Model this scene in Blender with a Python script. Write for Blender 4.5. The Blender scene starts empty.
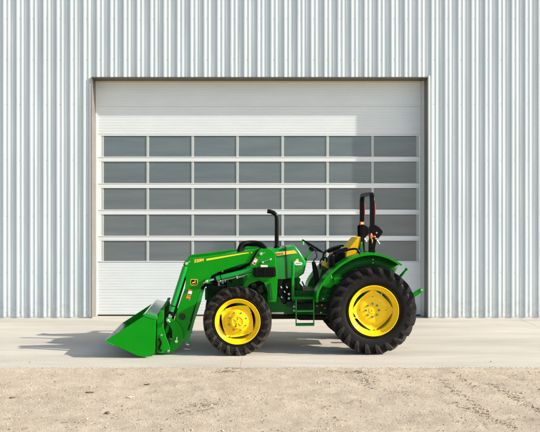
import bpy, bmesh, math, random
from mathutils import Vector, Matrix, noise
R = math.radians
PI = math.pi
random.seed(7)
scn = bpy.context.scene
COL = scn.collection

# ------------------------------------------------------------------ materials
def new_mat(name):
    m = bpy.data.materials.new(name); m.use_nodes = True
    nt = m.node_tree
    return m, nt, nt.nodes['Principled BSDF']

def mat(name, col, rough=.5, metal=0, coat=0, spec=.5, col2=None, nscale=8, namt=.5, bump=0, bscale=60, rvar=0, stretch=None, detail=6):
    m, nt, b = new_mat(name)
    N, L = nt.nodes, nt.links
    b.inputs['Base Color'].default_value = (*col, 1)
    b.inputs['Roughness'].default_value = rough
    b.inputs['Metallic'].default_value = metal
    b.inputs['Coat Weight'].default_value = coat
    b.inputs['Coat Roughness'].default_value = .12
    b.inputs['Specular IOR Level'].default_value = spec
    tc = N.new('ShaderNodeTexCoord')
    vec = tc.outputs['Object']
    if stretch:
        mp = N.new('ShaderNodeMapping'); mp.inputs['Scale'].default_value = stretch
        L.new(vec, mp.inputs['Vector']); vec = mp.outputs['Vector']
    if col2 is not None:
        nz = N.new('ShaderNodeTexNoise'); nz.inputs['Scale'].default_value = nscale; nz.inputs['Detail'].default_value = detail
        nz.inputs['Roughness'].default_value = .65
        L.new(vec, nz.inputs['Vector'])
        cr = N.new('ShaderNodeValToRGB')
        cr.color_ramp.elements[0].position = .5 - namt * .4; cr.color_ramp.elements[0].color = (*col, 1)
        cr.color_ramp.elements[1].position = .5 + namt * .4; cr.color_ramp.elements[1].color = (*col2, 1)
        L.new(nz.outputs['Fac'], cr.inputs['Fac']); L.new(cr.outputs['Color'], b.inputs['Base Color'])
    if rvar:
        n3 = N.new('ShaderNodeTexNoise'); n3.inputs['Scale'].default_value = nscale * 1.7; n3.inputs['Detail'].default_value = 5
        L.new(vec, n3.inputs['Vector'])
        mr = N.new('ShaderNodeMapRange'); mr.inputs['From Min'].default_value = .3; mr.inputs['From Max'].default_value = .7
        mr.inputs['To Min'].default_value = max(0, rough - rvar); mr.inputs['To Max'].default_value = rough + rvar
        L.new(n3.outputs['Fac'], mr.inputs['Value']); L.new(mr.outputs['Result'], b.inputs['Roughness'])
    if bump:
        n2 = N.new('ShaderNodeTexNoise'); n2.inputs['Scale'].default_value = bscale; n2.inputs['Detail'].default_value = 5
        L.new(vec, n2.inputs['Vector'])
        bp = N.new('ShaderNodeBump'); bp.inputs['Strength'].default_value = bump; bp.inputs['Distance'].default_value = .01
        L.new(n2.outputs['Fac'], bp.inputs['Height']); L.new(bp.outputs['Normal'], b.inputs['Normal'])
    return m

M = {}
M['green'] = mat('green_paint', (.0, .215, .003), .32, coat=.05, spec=.14, col2=(.001, .24, .006), nscale=3, rvar=.06)
M['green_hood'] = mat('green_hood_paint', (.0, .235, .02), .22, coat=.4, spec=.3, col2=(.0, .26, .028), nscale=2, rvar=.05)
M['gloss'] = mat('glossy_worn_green_paint', (.01, .20, .03), .06, coat=1, spec=.8, col2=(.05, .24, .07), nscale=5)
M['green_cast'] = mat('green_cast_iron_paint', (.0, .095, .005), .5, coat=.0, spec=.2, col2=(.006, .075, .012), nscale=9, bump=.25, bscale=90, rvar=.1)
M['green_dull'] = mat('darkened_green_paint', (.0, .09, .006), .45, coat=.0, spec=.2, col2=(.003, .075, .01), nscale=6, rvar=.1)  # darker green, with the shade inside the fender put into the colour
M['yellow'] = mat('yellow_rim_paint', (.93, .62, .0), .36, coat=.2, spec=.25, col2=(.82, .53, .003), nscale=9, namt=.9, rvar=.1)
M['yellow_decal'] = mat('yellow_decal', (.85, .60, .01), .4)
M['gold_decal'] = mat('gold_decal', (.85, .55, .05), .4)
M['yellow_vinyl'] = mat('yellow_vinyl', (.86, .50, .003), .5, spec=.25, bump=.15, bscale=120, col2=(.78, .45, .005), nscale=12)
M['black'] = mat('black_paint', (.004, .004, .0045), .3, spec=.12, rvar=.06, nscale=8)
M['black_plastic'] = mat('black_plastic', (.0045, .0045, .005), .42, spec=.12, bump=.15, bscale=150)
M['black_rubber'] = mat('black_rubber', (.004, .004, .004), .45, spec=.12)
M['tyre'] = mat('tyre_sidewall_rubber', (.0075, .0073, .0072), .6, col2=(.018, .016, .014), nscale=7, namt=.9, bump=.25, bscale=70, spec=.12)
M['lug'] = mat('tyre_tread_rubber', (.009, .0088, .0085), .7, col2=(.028, .0265, .025), nscale=9, namt=.7, bump=.5, bscale=60, spec=.12)
M['lugf'] = mat('dusty_front_tread_rubber', (.009, .0085, .008), .8, col2=(.060, .052, .043), nscale=16, namt=.4, bump=.6, bscale=60, spec=.12)
M['chrome'] = mat('polished_steel', (.75, .75, .75), .22, metal=1)
M['steel'] = mat('zinc_steel', (.55, .56, .57), .38, metal=.85, col2=(.4, .4, .4), nscale=30)
M['wornsteel'] = mat('worn_steel', (.60, .61, .60), .38, metal=.75, col2=(.42, .42, .41), nscale=14, rvar=.12)
M['bolt'] = mat('grey_bolt_steel', (.17, .24, .27), .4, metal=.5)
M['white_sticker'] = mat('white_sticker', (.78, .78, .76), .45)
M['orange_sticker'] = mat('orange_sticker', (.85, .22, .02), .45)
M['red_sticker'] = mat('red_sticker', (.70, .03, .025), .45)
M['grey_print'] = mat('grey_print', (.08, .08, .085), .5)
M['orange_lens'] = mat('orange_lens', (.90, .14, .01), .2, coat=.6)
M['red_lens'] = mat('red_reflector', (.62, .012, .03), .25, coat=.5)
M['lever_orange'] = mat('orange_knob', (.85, .12, .02), .4)
M['lime'] = mat('bright_green_plastic', (.05, .55, .03), .4)
M['blue'] = mat('blue_plastic', (.02, .14, .45), .4)
M['hose'] = mat('hydraulic_hose_rubber', (.003, .003, .003), .36, spec=.14)
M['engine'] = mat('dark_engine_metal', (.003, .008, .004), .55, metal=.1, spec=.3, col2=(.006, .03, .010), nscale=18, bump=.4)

def wall_material():
    m, nt, b = new_mat('galvalume_white_steel')
    N, L = nt.nodes, nt.links
    tc = N.new('ShaderNodeTexCoord')
    mp = N.new('ShaderNodeMapping'); mp.inputs['Scale'].default_value = (1.2, 1.2, .25)
    L.new(tc.outputs['Object'], mp.inputs['Vector'])
    nz = N.new('ShaderNodeTexNoise'); nz.inputs['Scale'].default_value = 2.2; nz.inputs['Detail'].default_value = 7
    L.new(mp.outputs['Vector'], nz.inputs['Vector'])
    cr = N.new('ShaderNodeValToRGB')
    cr.color_ramp.elements[0].position = .3; cr.color_ramp.elements[0].color = (.54, .61, .63, 1)
    cr.color_ramp.elements[1].position = .7; cr.color_ramp.elements[1].color = (.61, .675, .695, 1)
    L.new(nz.outputs['Fac'], cr.inputs['Fac'])
    # splash dirt low on the sheets: broken patches, noise driven
    sp = N.new('ShaderNodeSeparateXYZ'); L.new(tc.outputs['Object'], sp.inputs[0])
    mr = N.new('ShaderNodeMapRange'); mr.inputs['From Min'].default_value = 0; mr.inputs['From Max'].default_value = .75
    mr.inputs['To Min'].default_value = .62; mr.inputs['To Max'].default_value = 0
    L.new(sp.outputs['Z'], mr.inputs['Value'])
    n2 = N.new('ShaderNodeTexNoise'); n2.inputs['Scale'].default_value = 5; n2.inputs['Detail'].default_value = 9; n2.inputs['Roughness'].default_value = .7
    L.new(tc.outputs['Object'], n2.inputs['Vector'])
    a = N.new('ShaderNodeMath'); a.operation = 'MULTIPLY'; L.new(mr.outputs['Result'], a.inputs[0])
    r2 = N.new('ShaderNodeMapRange'); r2.inputs['From Min'].default_value = .44; r2.inputs['From Max'].default_value = .66
    L.new(n2.outputs['Fac'], r2.inputs['Value']); L.new(r2.outputs['Result'], a.inputs[1])
    mx = N.new('ShaderNodeMixRGB'); L.new(a.outputs[0], mx.inputs['Fac']); L.new(cr.outputs['Color'], mx.inputs['Color1'])
    mx.inputs['Color2'].default_value = (.40, .38, .33, 1)
    L.new(mx.outputs['Color'], b.inputs['Base Color'])
    b.inputs['Roughness'].default_value = .42; b.inputs['Metallic'].default_value = 0.0
    b.inputs['Coat Weight'].default_value = .15
    # oil-canning of the thin sheets
    n3 = N.new('ShaderNodeTexNoise'); n3.inputs['Scale'].default_value = 1.6; n3.inputs['Detail'].default_value = 2
    mp3 = N.new('ShaderNodeMapping'); mp3.inputs['Scale'].default_value = (2.5, 2.5, .6)
    L.new(tc.outputs['Object'], mp3.inputs['Vector']); L.new(mp3.outputs['Vector'], n3.inputs['Vector'])
    bp = N.new('ShaderNodeBump'); bp.inputs['Strength'].default_value = .5; bp.inputs['Distance'].default_value = .008
    L.new(n3.outputs['Fac'], bp.inputs['Height']); L.new(bp.outputs['Normal'], b.inputs['Normal'])
    return m
M['wall'] = wall_material()
M['trim'] = mat('grey_green_trim_steel', (.62, .66, .66), .4)
M['jamb'] = mat('taupe_jamb_steel', (.17, .16, .14), .5, col2=(.14, .135, .12), nscale=4)
M['header'] = mat('shaded_header_steel', (.11, .105, .085), .5)  # dark drip edge; the shade on its underside is in the colour too
M['door_white'] = mat('white_door_enamel', (.70, .745, .755), .42, col2=(.66, .70, .71), nscale=1.6, stretch=(1, 1, 3), bump=.12, bscale=9)
M['mullion'] = mat('grey_mullion', (.46, .49, .475), .4)  # greyer than the rails
M['door_frame'] = mat('white_door_rail_aluminium', (.735, .77, .775), .4)
M['seal'] = mat('dark_seal_rubber', (.02, .02, .02), .8)
M['cream'] = mat('cream_seal_strip', (.62, .56, .45), .5)
def pane_material():
    m, nt, b = new_mat('hazy_polycarbonate_pane')
    N, L = nt.nodes, nt.links
    tc = N.new('ShaderNodeTexCoord')
    mp = N.new('ShaderNodeMapping'); mp.inputs['Scale'].default_value = (.35, 1, 3)
    L.new(tc.outputs['Object'], mp.inputs['Vector'])
    nz = N.new('ShaderNodeTexNoise'); nz.inputs['Scale'].default_value = 2.5; nz.inputs['Detail'].default_value = 6
    L.new(mp.outputs['Vector'], nz.inputs['Vector'])
    cr = N.new('ShaderNodeValToRGB')
    cr.color_ramp.elements[0].position = .3; cr.color_ramp.elements[0].color = (.10, .128, .145, 1)
    cr.color_ramp.elements[1].position = .75; cr.color_ramp.elements[1].color = (.135, .165, .182, 1)
    L.new(nz.outputs['Fac'], cr.inputs['Fac']); L.new(cr.outputs['Color'], b.inputs['Base Color'])
    b.inputs['Roughness'].default_value = .13
    b.inputs['IOR'].default_value = 1.85
    wv = N.new('ShaderNodeTexWave'); wv.bands_direction = 'Z'; wv.inputs['Scale'].default_value = 9; wv.inputs['Distortion'].default_value = .6
    L.new(tc.outputs['Object'], wv.inputs['Vector'])
    bp = N.new('ShaderNodeBump'); bp.inputs['Strength'].default_value = .12; bp.inputs['Distance'].default_value = .003
    L.new(wv.outputs['Fac'], bp.inputs['Height']); L.new(bp.outputs['Normal'], b.inputs['Normal'])
    return m
M['pane'] = pane_material()

def concrete_material():
    m, nt, b = new_mat('broomed_concrete')
    N, L = nt.nodes, nt.links
    tc = N.new('ShaderNodeTexCoord')
    def noi(scale, det=6, st=(1, 1, 1), rough=.6):
        mp = N.new('ShaderNodeMapping'); mp.inputs['Scale'].default_value = st
        L.new(tc.outputs['Object'], mp.inputs['Vector'])
        n = N.new('ShaderNodeTexNoise'); n.inputs['Scale'].default_value = scale; n.inputs['Detail'].default_value = det
        n.inputs['Roughness'].default_value = rough
        L.new(mp.outputs['Vector'], n.inputs['Vector']); return n
    def ramp(n, p0, c0, p1, c1):
        r = N.new('ShaderNodeValToRGB'); e = r.color_ramp.elements
        e[0].position = p0; e[0].color = c0; e[1].position = p1; e[1].color = c1
        L.new(n.outputs['Fac'], r.inputs['Fac']); return r
    def mix(f, a, c2, mode='MIX'):
        x = N.new('ShaderNodeMixRGB'); x.blend_type = mode
        if isinstance(f, float): x.inputs['Fac'].default_value = f
        else: L.new(f, x.inputs['Fac'])
        L.new(a, x.inputs['Color1'])
        if isinstance(c2, tuple): x.inputs['Color2'].default_value = c2
        else: L.new(c2, x.inputs['Color2'])
        return x.outputs['Color']
    base = ramp(noi(.8, 8, (.35, 1.6, 1)), .3, (.385, .36, .31, 1), .7, (.56, .525, .455, 1)).outputs['Color']
    # wind-blown sand film in long drifts
    sand = ramp(noi(1.1, 7, (.22, 2.2, 1), .7), .5, (0, 0, 0, 1), .68, (.6, .6, .6, 1)).outputs['Color']
    base = mix(sand, base, (.60, .55, .47, 1))
    streak = ramp(noi(3.0, 8, (.18, 5, 1), .72), .52, (0, 0, 0, 1), .70, (.75, .75, .75, 1)).outputs['Color']
    base = mix(streak, base, (.35, .34, .325, 1))
    fine = ramp(noi(38, 9, (.6, 1.6, 1), .8), .3, (.80, .80, .80, 1), .7, (1.1, 1.1, 1.1, 1)).outputs['Color']
    base = mix(.8, base, fine, 'MULTIPLY')
    # dark specks and rusty specks
    v = N.new('ShaderNodeTexVoronoi'); v.inputs['Scale'].default_value = 4.2
    L.new(tc.outputs['Object'], v.inputs['Vector'])
    lt = N.new('ShaderNodeMath'); lt.operation = 'LESS_THAN'; lt.inputs[1].default_value = .045
    L.new(v.outputs['Distance'], lt.inputs[0])
    base = mix(lt.outputs[0], base, (.30, .22, .15, 1))
    L.new(base, b.inputs['Base Color'])
    b.inputs['Roughness'].default_value = .85; b.inputs['Specular IOR Level'].default_value = .3
    n = noi(55, 8, (.35, 1.5, 1), .75)
    bp = N.new('ShaderNodeBump'); bp.inputs['Strength'].default_value = .35; bp.inputs['Distance'].default_value = .006
    L.new(n.outputs['Fac'], bp.inputs['Height']); L.new(bp.outputs['Normal'], b.inputs['Normal'])
    return m
M['concrete'] = concrete_material()

def gravel_material():
    m, nt, b = new_mat('sandy_gravel')
    N, L = nt.nodes, nt.links
    tc = N.new('ShaderNodeTexCoord')
    def noi(scale, det=6, rough=.6):
        n = N.new('ShaderNodeTexNoise'); n.inputs['Scale'].default_value = scale; n.inputs['Detail'].default_value = det
        n.inputs['Roughness'].default_value = rough
        L.new(tc.outputs['Object'], n.inputs['Vector']); return n
    def ramp(src, els):
        r = N.new('ShaderNodeValToRGB'); e = r.color_ramp.elements
        while len(e) < len(els): e.new(.5)
        for i, (p, c) in enumerate(els): e[i].position = p; e[i].color = c
        L.new(src, r.inputs['Fac']); return r.outputs['Color']
    c = ramp(noi(1.3, 8).outputs['Fac'], [(.3, (.385, .32, .24, 1)), (.7, (.54, .455, .35, 1))])
    g = ramp(noi(60, 8, .8).outputs['Fac'], [(.3, (.62, .62, .62, 1)), (.65, (1.12, 1.12, 1.12, 1))])
    x = N.new('ShaderNodeMixRGB'); x.blend_type = 'MULTIPLY'; x.inputs['Fac'].default_value = .85
    L.new(c, x.inputs['Color1']); L.new(g, x.inputs['Color2'])
    v = N.new('ShaderNodeTexVoronoi'); v.inputs['Scale'].default_value = 75; L.new(tc.outputs['Object'], v.inputs['Vector'])
    sx = N.new('ShaderNodeSeparateXYZ'); L.new(v.outputs['Color'], sx.inputs[0])
    st = ramp(sx.outputs['X'], [(.0, (.30, .26, .21, 1)), (.10, (.52, .45, .35, 1)), (.55, (.58, .50, .39, 1)), (.97, (.70, .65, .55, 1))])
    x2 = N.new('ShaderNodeMixRGB'); L.new(x.outputs['Color'], x2.inputs['Color1']); L.new(st, x2.inputs['Color2'])
    f = ramp(noi(4, 6).outputs['Fac'], [(.4, (.1, .1, .1, 1)), (.65, (.55, .55, .55, 1))])
    L.new(f, x2.inputs['Fac'])
    L.new(x2.outputs['Color'], b.inputs['Base Color'])
    b.inputs['Roughness'].default_value = .95; b.inputs['Specular IOR Level'].default_value = .15
    n = noi(70, 9, .8)
    bp = N.new('ShaderNodeBump'); bp.inputs['Strength'].default_value = .8; bp.inputs['Distance'].default_value = .014
    L.new(n.outputs['Fac'], bp.inputs['Height'])
    bp2 = N.new('ShaderNodeBump'); bp2.inputs['Strength'].default_value = .5; bp2.inputs['Distance'].default_value = .008; bp2.invert = True
    L.new(v.outputs['Distance'], bp2.inputs['Height']); L.new(bp.outputs['Normal'], bp2.inputs['Normal'])
    L.new(bp2.outputs['Normal'], b.inputs['Normal'])
    return m
M['gravel'] = gravel_material()
M['pebble'] = mat('pebble_stone', (.55, .48, .39), .9, col2=(.36, .31, .25), nscale=9, namt=.7, spec=.2)
M['pebble_dark'] = mat('dark_pebble_stone', (.15, .13, .11), .9, col2=(.28, .23, .18), nscale=30, spec=.2)
M['clod'] = mat('dark_earth_clod', (.14, .105, .07), .95, col2=(.24, .19, .13), nscale=40, spec=.1)
M['leaf'] = mat('dead_leaf', (.19, .12, .07), .85, col2=(.11, .07, .04), nscale=40)
M['pale_stone'] = mat('pale_stone', (.75, .68, .60), .8, col2=(.6, .5, .42), nscale=20)

# ------------------------------------------------------------------ mesh builder
SPLIT = {'corner_flashing', 'door_guide', 'base_flashing', 'engine_hose', 'cylinder_eye', 'hose_fitting', 'rim_bolt', 'disc_hole', 'fender_bolt', 'fender_sun_patch', 'subframe_bolt',
         'transmission_plug', 'brake_rod', 'lever_knob', 'loader_hose', 'arm_hose', 'carrier_bolt', 'carrier_frame', 'gland_ring', 'hub_rib', 'box_rib', 'engine_part', 'belly_plate', 'rear_wall', 'mast_pin', 'foot_pedal', 'hazard_light', 'valve_hose', 'valve_fitting'}
LAST = []
class MB:
    def __init__(s): s.bm = bmesh.new()
    def poly(s, vs, mi=0):
        f = s.bm.faces.new(vs); f.material_index = mi; return f
    def prism(s, pts, y0, y1, mi=0):               # pts = (x, z)
        a = [s.bm.verts.new((x, y0, z)) for x, z in pts]
        b = [s.bm.verts.new((x, y1, z)) for x, z in pts]
        n = len(pts)
        s.poly(a, mi); s.poly(b[::-1], mi)
        for i in range(n): s.poly((a[i], b[i], b[(i + 1) % n], a[(i + 1) % n]), mi)
    def box(s, x0, x1, y0, y1, z0, z1, mi=0):
        s.prism([(x0, z0), (x1, z0), (x1, z1), (x0, z1)], y0, y1, mi)
    def tube(s, pts, r, n=12, mi=0, cap=True):
        pts = [Vector(p) for p in pts]
        rs = r if isinstance(r, (list, tuple)) else [r] * len(pts)
        rings = []; up = None
        for i, p in enumerate(pts):
            d = (pts[min(i + 1, len(pts) - 1)] - pts[max(i - 1, 0)]).normalized()
            if up is None:
                up = d.orthogonal().normalized()
            else:
                up = (up - d * up.dot(d))
                up = up.normalized() if up.length > 1e-6 else d.orthogonal().normalized()
            w = d.cross(up)
            rings.append([s.bm.verts.new(p + (up * math.cos(a) + w * math.sin(a)) * rs[i]) for a in [2 * PI * k / n for k in range(n)]])
        for i in range(len(rings) - 1):
            A, B = rings[i], rings[i + 1]
            for k in range(n): s.poly((A[k], A[(k + 1) % n], B[(k + 1) % n], B[k]), mi)
        if cap: s.poly(rings[0][::-1], mi); s.poly(rings[-1], mi)
    def lathe(s, prof, c=(0, 0, 0), n=64, mi=0, closed=False):   # prof=(y, r) round the y axis
        rings = []
        for y, r in prof:
            rings.append([s.bm.verts.new((c[0] + r * math.cos(2 * PI * k / n), c[1] + y, c[2] + r * math.sin(2 * PI * k / n))) for k in range(n)])
        m = len(rings)
        for i in range(m if closed else m - 1):
            A, B = rings[i], rings[(i + 1) % m]
            for k in range(n): s.poly((A[k], A[(k + 1) % n], B[(k + 1) % n], B[k]), mi)
        return rings
    def disc_y(s, x, z, r, y0, y1, n=20, mi=0):    # a short cylinder with its axis along y
        s.prism([(x + r * math.cos(2 * PI * k / n), z + r * math.sin(2 * PI * k / n)) for k in range(n)], y0, y1, mi)
    def ball(s, c, r, sub=2, scale=(1, 1, 1), mi=0):
        g = bmesh.ops.create_icosphere(s.bm, subdivisions=sub, radius=r)
        for v in g['verts']:
            v.co = Vector((v.co.x * scale[0], v.co.y * scale[1], v.co.z * scale[2])) + Vector(c)
        for f in {f for v in g['verts'] for f in v.link_faces}: f.material_index = mi
    def split(s):
        """clusters of islands whose boxes touch, each as an MB of its own"""
        s.bm.verts.ensure_lookup_table(); seen = set(); isl = []
        for v in s.bm.verts:
            if v in seen: continue
            st = [v]; seen.add(v); g = []
            while st:
                a = st.pop(); g.append(a)
                for e in a.link_edges:
                    o = e.other_vert(a)
                    if o not in seen: seen.add(o); st.append(o)
            lo = [min(a.co[k] for a in g) - .002 for k in range(3)]; hi = [max(a.co[k] for a in g) + .002 for k in range(3)]
            isl.append([g, lo, hi])
        done = False
        while not done:
            done = True
            for i in range(len(isl)):
                for j in range(i + 1, len(isl)):
                    A, B = isl[i], isl[j]
                    if all(A[1][k] <= B[2][k] and B[1][k] <= A[2][k] for k in range(3)):
                        A[0] += B[0]; A[1] = [min(p) for p in zip(A[1], B[1])]; A[2] = [max(p) for p in zip(A[2], B[2])]
                        isl.pop(j); done = False; break
                if not done: break
        out = []
        for g, _, _ in isl:
            m = MB(); mp = {v: m.bm.verts.new(v.co) for v in g}; fs = {f for v in g for f in v.link_faces}
            for f in fs: m.bm.faces.new([mp[v] for v in f.verts]).material_index = f.material_index
            out.append(m)
        return out
    def build(s, name, mats, parent=None, bevel=0, smooth=35, seg=2, label=None):
        if name in SPLIT:
            ms = s.split()
            if len(ms) > 1:
                s.bm.free(); os_ = [m.build(name + ' ', mats, parent, bevel, smooth, seg, label) for m in ms]
                for o in os_: o.name = name
                os_[0]['_n'] = 0; del os_[0]['_n']
                LAST[:] = os_
                return os_[0]
        LAST[:] = []
        bmesh.ops.recalc_face_normals(s.bm, faces=s.bm.faces)
        me = bpy.data.meshes.new(name); s.bm.to_mesh(me); s.bm.free()
        o = bpy.data.objects.new(name, me); COL.objects.link(o)
        for m in (mats if isinstance(mats, (list, tuple)) else [mats]): me.materials.append(m)
        if parent: o.parent = parent
        if bevel:
            b = o.modifiers.new('bevel', 'BEVEL'); b.width = bevel; b.segments = seg; b.limit_method = 'ANGLE'; b.angle_limit = R(35)
            b.harden_normals = False
        if smooth:
            for p in me.polygons: p.use_smooth = True
            me.set_sharp_from_angle(angle=R(smooth))
        if label: o['label'] = label
        return o

def empty(name, loc=(0, 0, 0), rz=0, parent=None):
    o = bpy.data.objects.new(name, None); COL.objects.link(o); o.location = loc; o.rotation_euler = (0, 0, rz)
    o.empty_display_size = .2
    if parent: o.parent = parent
    return o
def tag(o, label=None, cat=None, group=None, kind=None):
    if label: o['label'] = label
    if cat: o['category'] = cat
    if group: o['group'] = group
    if kind: o['kind'] = kind
    return o
def copy_tree(o, parent, mirror=False, skip=()):
    c = o.copy(); COL.objects.link(c); c.parent = parent
    if mirror: c.scale = (1, -1, 1)
    for ch in list(o.children):
        if any(k in ch.name for k in skip): continue
        copy_tree(ch, c)
    return c
def text_mesh(body, size, extrude=.001, bold=0):
    cu = bpy.data.curves.new('lettering', 'FONT'); cu.body = body; cu.size = size; cu.extrude = extrude
    cu.align_x = 'CENTER'; cu.align_y = 'CENTER'; cu.offset = bold; cu.resolution_u = 3
    ob = bpy.data.objects.new('lettering', cu); COL.objects.link(ob)
    bpy.context.view_layer.update()
    me = bpy.data.meshes.new_from_object(ob)
    bpy.data.objects.remove(ob); bpy.data.curves.remove(cu)
    return me
def add_text(mb, body, size, mtx, extrude=.001, bold=0, mi=0):   # text lies in the x-z plane reading from -y
    me = text_mesh(body, size, extrude, bold)
    me.transform(mtx @ Matrix.Rotation(PI / 2, 4, 'X'))
    n0 = len(mb.bm.faces)
    mb.bm.from_mesh(me)
    mb.bm.faces.ensure_lookup_table()
    for f in mb.bm.faces[n0:]: f.material_index = mi
    bpy.data.meshes.remove(me)

# ------------------------------------------------------------------ camera
F = 705.0                       # focal length in pixels of the 540 px wide photograph
CAM = Vector((0, -11.5, 2.27))
cd = bpy.data.cameras.new('camera'); cam = bpy.data.objects.new('camera', cd); COL.objects.link(cam)
cam.location = CAM; cam.rotation_euler = (PI / 2, 0, 0)
cd.sensor_width = 36; cd.lens = 36 * F / 540; cd.clip_end = 3000; cd.clip_start = .1
scn.camera = cam

def W(px, py, Y):               # where the sight line through a photo pixel meets the upright plane y = Y
    d = Y - CAM.y
    return ((px - 270) / F * d, 2.27 - (py - 216) / F * d)
def G(px, py):                  # ... and where it meets the ground
    d = 2.27 * F / (py - 216)
    return ((px - 270) / F * d, CAM.y + d)

# ------------------------------------------------------------------ light
SLOPE = .21                    # how far the sun stands in front of the wall plane
EL = R(26.8)
to_sun = Vector((math.cos(EL) / math.hypot(1, SLOPE), -SLOPE * math.cos(EL) / math.hypot(1, SLOPE), math.sin(EL)))
sd = bpy.data.lights.new('sun', 'SUN'); sun = bpy.data.objects.new('sun', sd); COL.objects.link(sun)
sd.energy = 4.3; sd.angle = R(.55); sd.color = (1, .935, .83)
sun.rotation_euler = to_sun.to_track_quat('Z', 'Y').to_euler(); sun.location = (20, -4, 12)
w = bpy.data.worlds.new('World'); scn.world = w; w.use_nodes = True
wn = w.node_tree; bg = wn.nodes['Background']
sk = wn.nodes.new('ShaderNodeTexSky'); sk.sky_type = 'NISHITA'; sk.sun_disc = False
sk.sun_elevation = EL; sk.sun_rotation = math.atan2(to_sun.x, to_sun.y)
sk.air_density = 1.0; sk.dust_density = 2.0; sk.ozone_density = .4
wn.links.new(sk.outputs['Color'], bg.inputs['Color']); bg.inputs['Strength'].default_value = .12
scn.view_settings.view_transform = 'Standard'; scn.view_settings.look = 'None'
scn.view_settings.exposure = .86; scn.view_settings.gamma = 1; scn.view_settings.use_curve_mapping = False
scn.render.engine = 'CYCLES'
try:
    scn.cycles.use_denoising = True; scn.cycles.max_bounces = 8
except Exception: pass

# ------------------------------------------------------------------ ground
WY = 4.19                       # outer plane of the wall
EDGE = -.97                     # front edge of the concrete
def frange(a, b, st):
    n = max(1, int(round((b - a) / st))); return [a + (b - a) * i / n for i in range(n)]
xs = [-900, -300, -100, -40, -20] + frange(-12, -5, .25) + frange(-5, 5, .032) + frange(5, 12, .25) + [12, 20, 40, 100, 300, 900]
ys = [-900, -300, -100, -40, -20, -12] + frange(-9, -4.6, .12) + frange(-4.6, -.72, .032) + [-.72, -.5, 2, 40, 100, 300, 900]
def track(x, y):                # shallow wheel ruts running off towards the lower right
    d = 0
    for x0, s, wd in ((2.45, -.55, .10), (3.15, -.50, .09), (1.0, -.2, .10)):
        t = x - (x0 + (y + 1) * s)
        d += math.exp(-(t / wd) ** 2)
    return d
def gh(x, y):
    if y > -.78 or abs(x) > 11.9 or y < -8.9: return -.06
    n = noise.noise(Vector((x * .9, y * .9, 0))) * .014 + noise.noise(Vector((x * 4, y * 4, 3))) * .008 + noise.noise(Vector((x * 14, y * 14, 5))) * .0045 + noise.noise(Vector((x * 32, y * 32, 9))) * .003
    h = -.016 + n - .006 * track(x, y)
    if y > -1.25:
        e = noise.noise(Vector((x * 2.6, 7.7, 0))) * .05 + noise.noise(Vector((x * 9, 1.7, 0))) * .03
        t = (y - (EDGE + e)) / .10
        h += .025 * math.exp(-((y - (EDGE - .06)) / .12) ** 2)
        if t > 0: h -= .05 * t
    return h
bm = bmesh.new()
grid = [[bm.verts.new((x, y, gh(x, y))) for y in ys] for x in xs]
for i in range(len(xs) - 1):
    for j in range(len(ys) - 1): bm.faces.new((grid[i][j], grid[i + 1][j], grid[i + 1][j + 1], grid[i][j + 1]))
me = bpy.data.meshes.new('gravel_ground'); bm.to_mesh(me); bm.free()
go = bpy.data.objects.new('gravel_ground', me); COL.objects.link(go); me.materials.append(M['gravel'])
for p in me.polygons: p.use_smooth = True
tag(go, kind='structure')

mb = MB()                       # concrete slabs with a joint between them, worn along the edge
joints = [-40, -9.3, G(241, 360)[0], 5.5, 9.8, 40]
for a, b in zip(joints[:-1], joints[1:]): mb.box(a + .0015, b - .0015, EDGE, WY + 1.2, -.15, 0)
tag(mb.build('concrete_apron', M['concrete'], bevel=.004), kind='structure')

_t = bmesh.new(); bmesh.ops.create_icosphere(_t, subdivisions=1, radius=1)
ICO_V = [v.co.copy() for v in _t.verts]; ICO_F = [[v.index for v in f.verts] for f in _t.faces]; _t.free()
def stone(mb, x, y, z, r, mi, flat=.6):
    a = random.random() * 6.28; ca, sa = math.cos(a), math.sin(a)
    sx, sy = random.uniform(.7, 1.35) * r, random.uniform(.6, 1.0) * r
    vs = []
    for v in ICO_V:
        q = random.uniform(.8, 1.15)
        vx, vy, vz = v.x * sx * q, v.y * sy * q, v.z * r * flat * q
        vs.append(mb.bm.verts.new((x + vx * ca - vy * sa, y + vx * sa + vy * ca, z + vz)))
    for f in ICO_F: mb.bm.faces.new([vs[k] for k in f]).material_index = mi
mb = MB()
for i in range(19000):
    y = -1.0 - 4.0 * random.random() ** 1.1
    x = random.uniform(-4.4, 4.4)
    r = random.choice((.003, .003, .004, .004, .005, .006, .008)) * random.uniform(.8, 1.3)
    if random.random() < .012: r *= 2
    stone(mb, x, y, gh(x, y) + r * .25, r, 1 if random.random() < .11 else 0)
for i in range(900):            # strays along the slab edge
    x = random.uniform(-4.6, 4.6); y = EDGE + abs(random.gauss(0, .05))
    r = random.uniform(.003, .007); stone(mb, x, y, max(0, gh(x, y)) + r * .3, r, 1 if random.random() < .25 else 0)
tag(mb.build('loose_gravel', [M['pebble'], M['pebble_dark']], smooth=0), 'fine loose gravel strewn over the sandy ground', 'gravel', kind='stuff')

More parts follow.
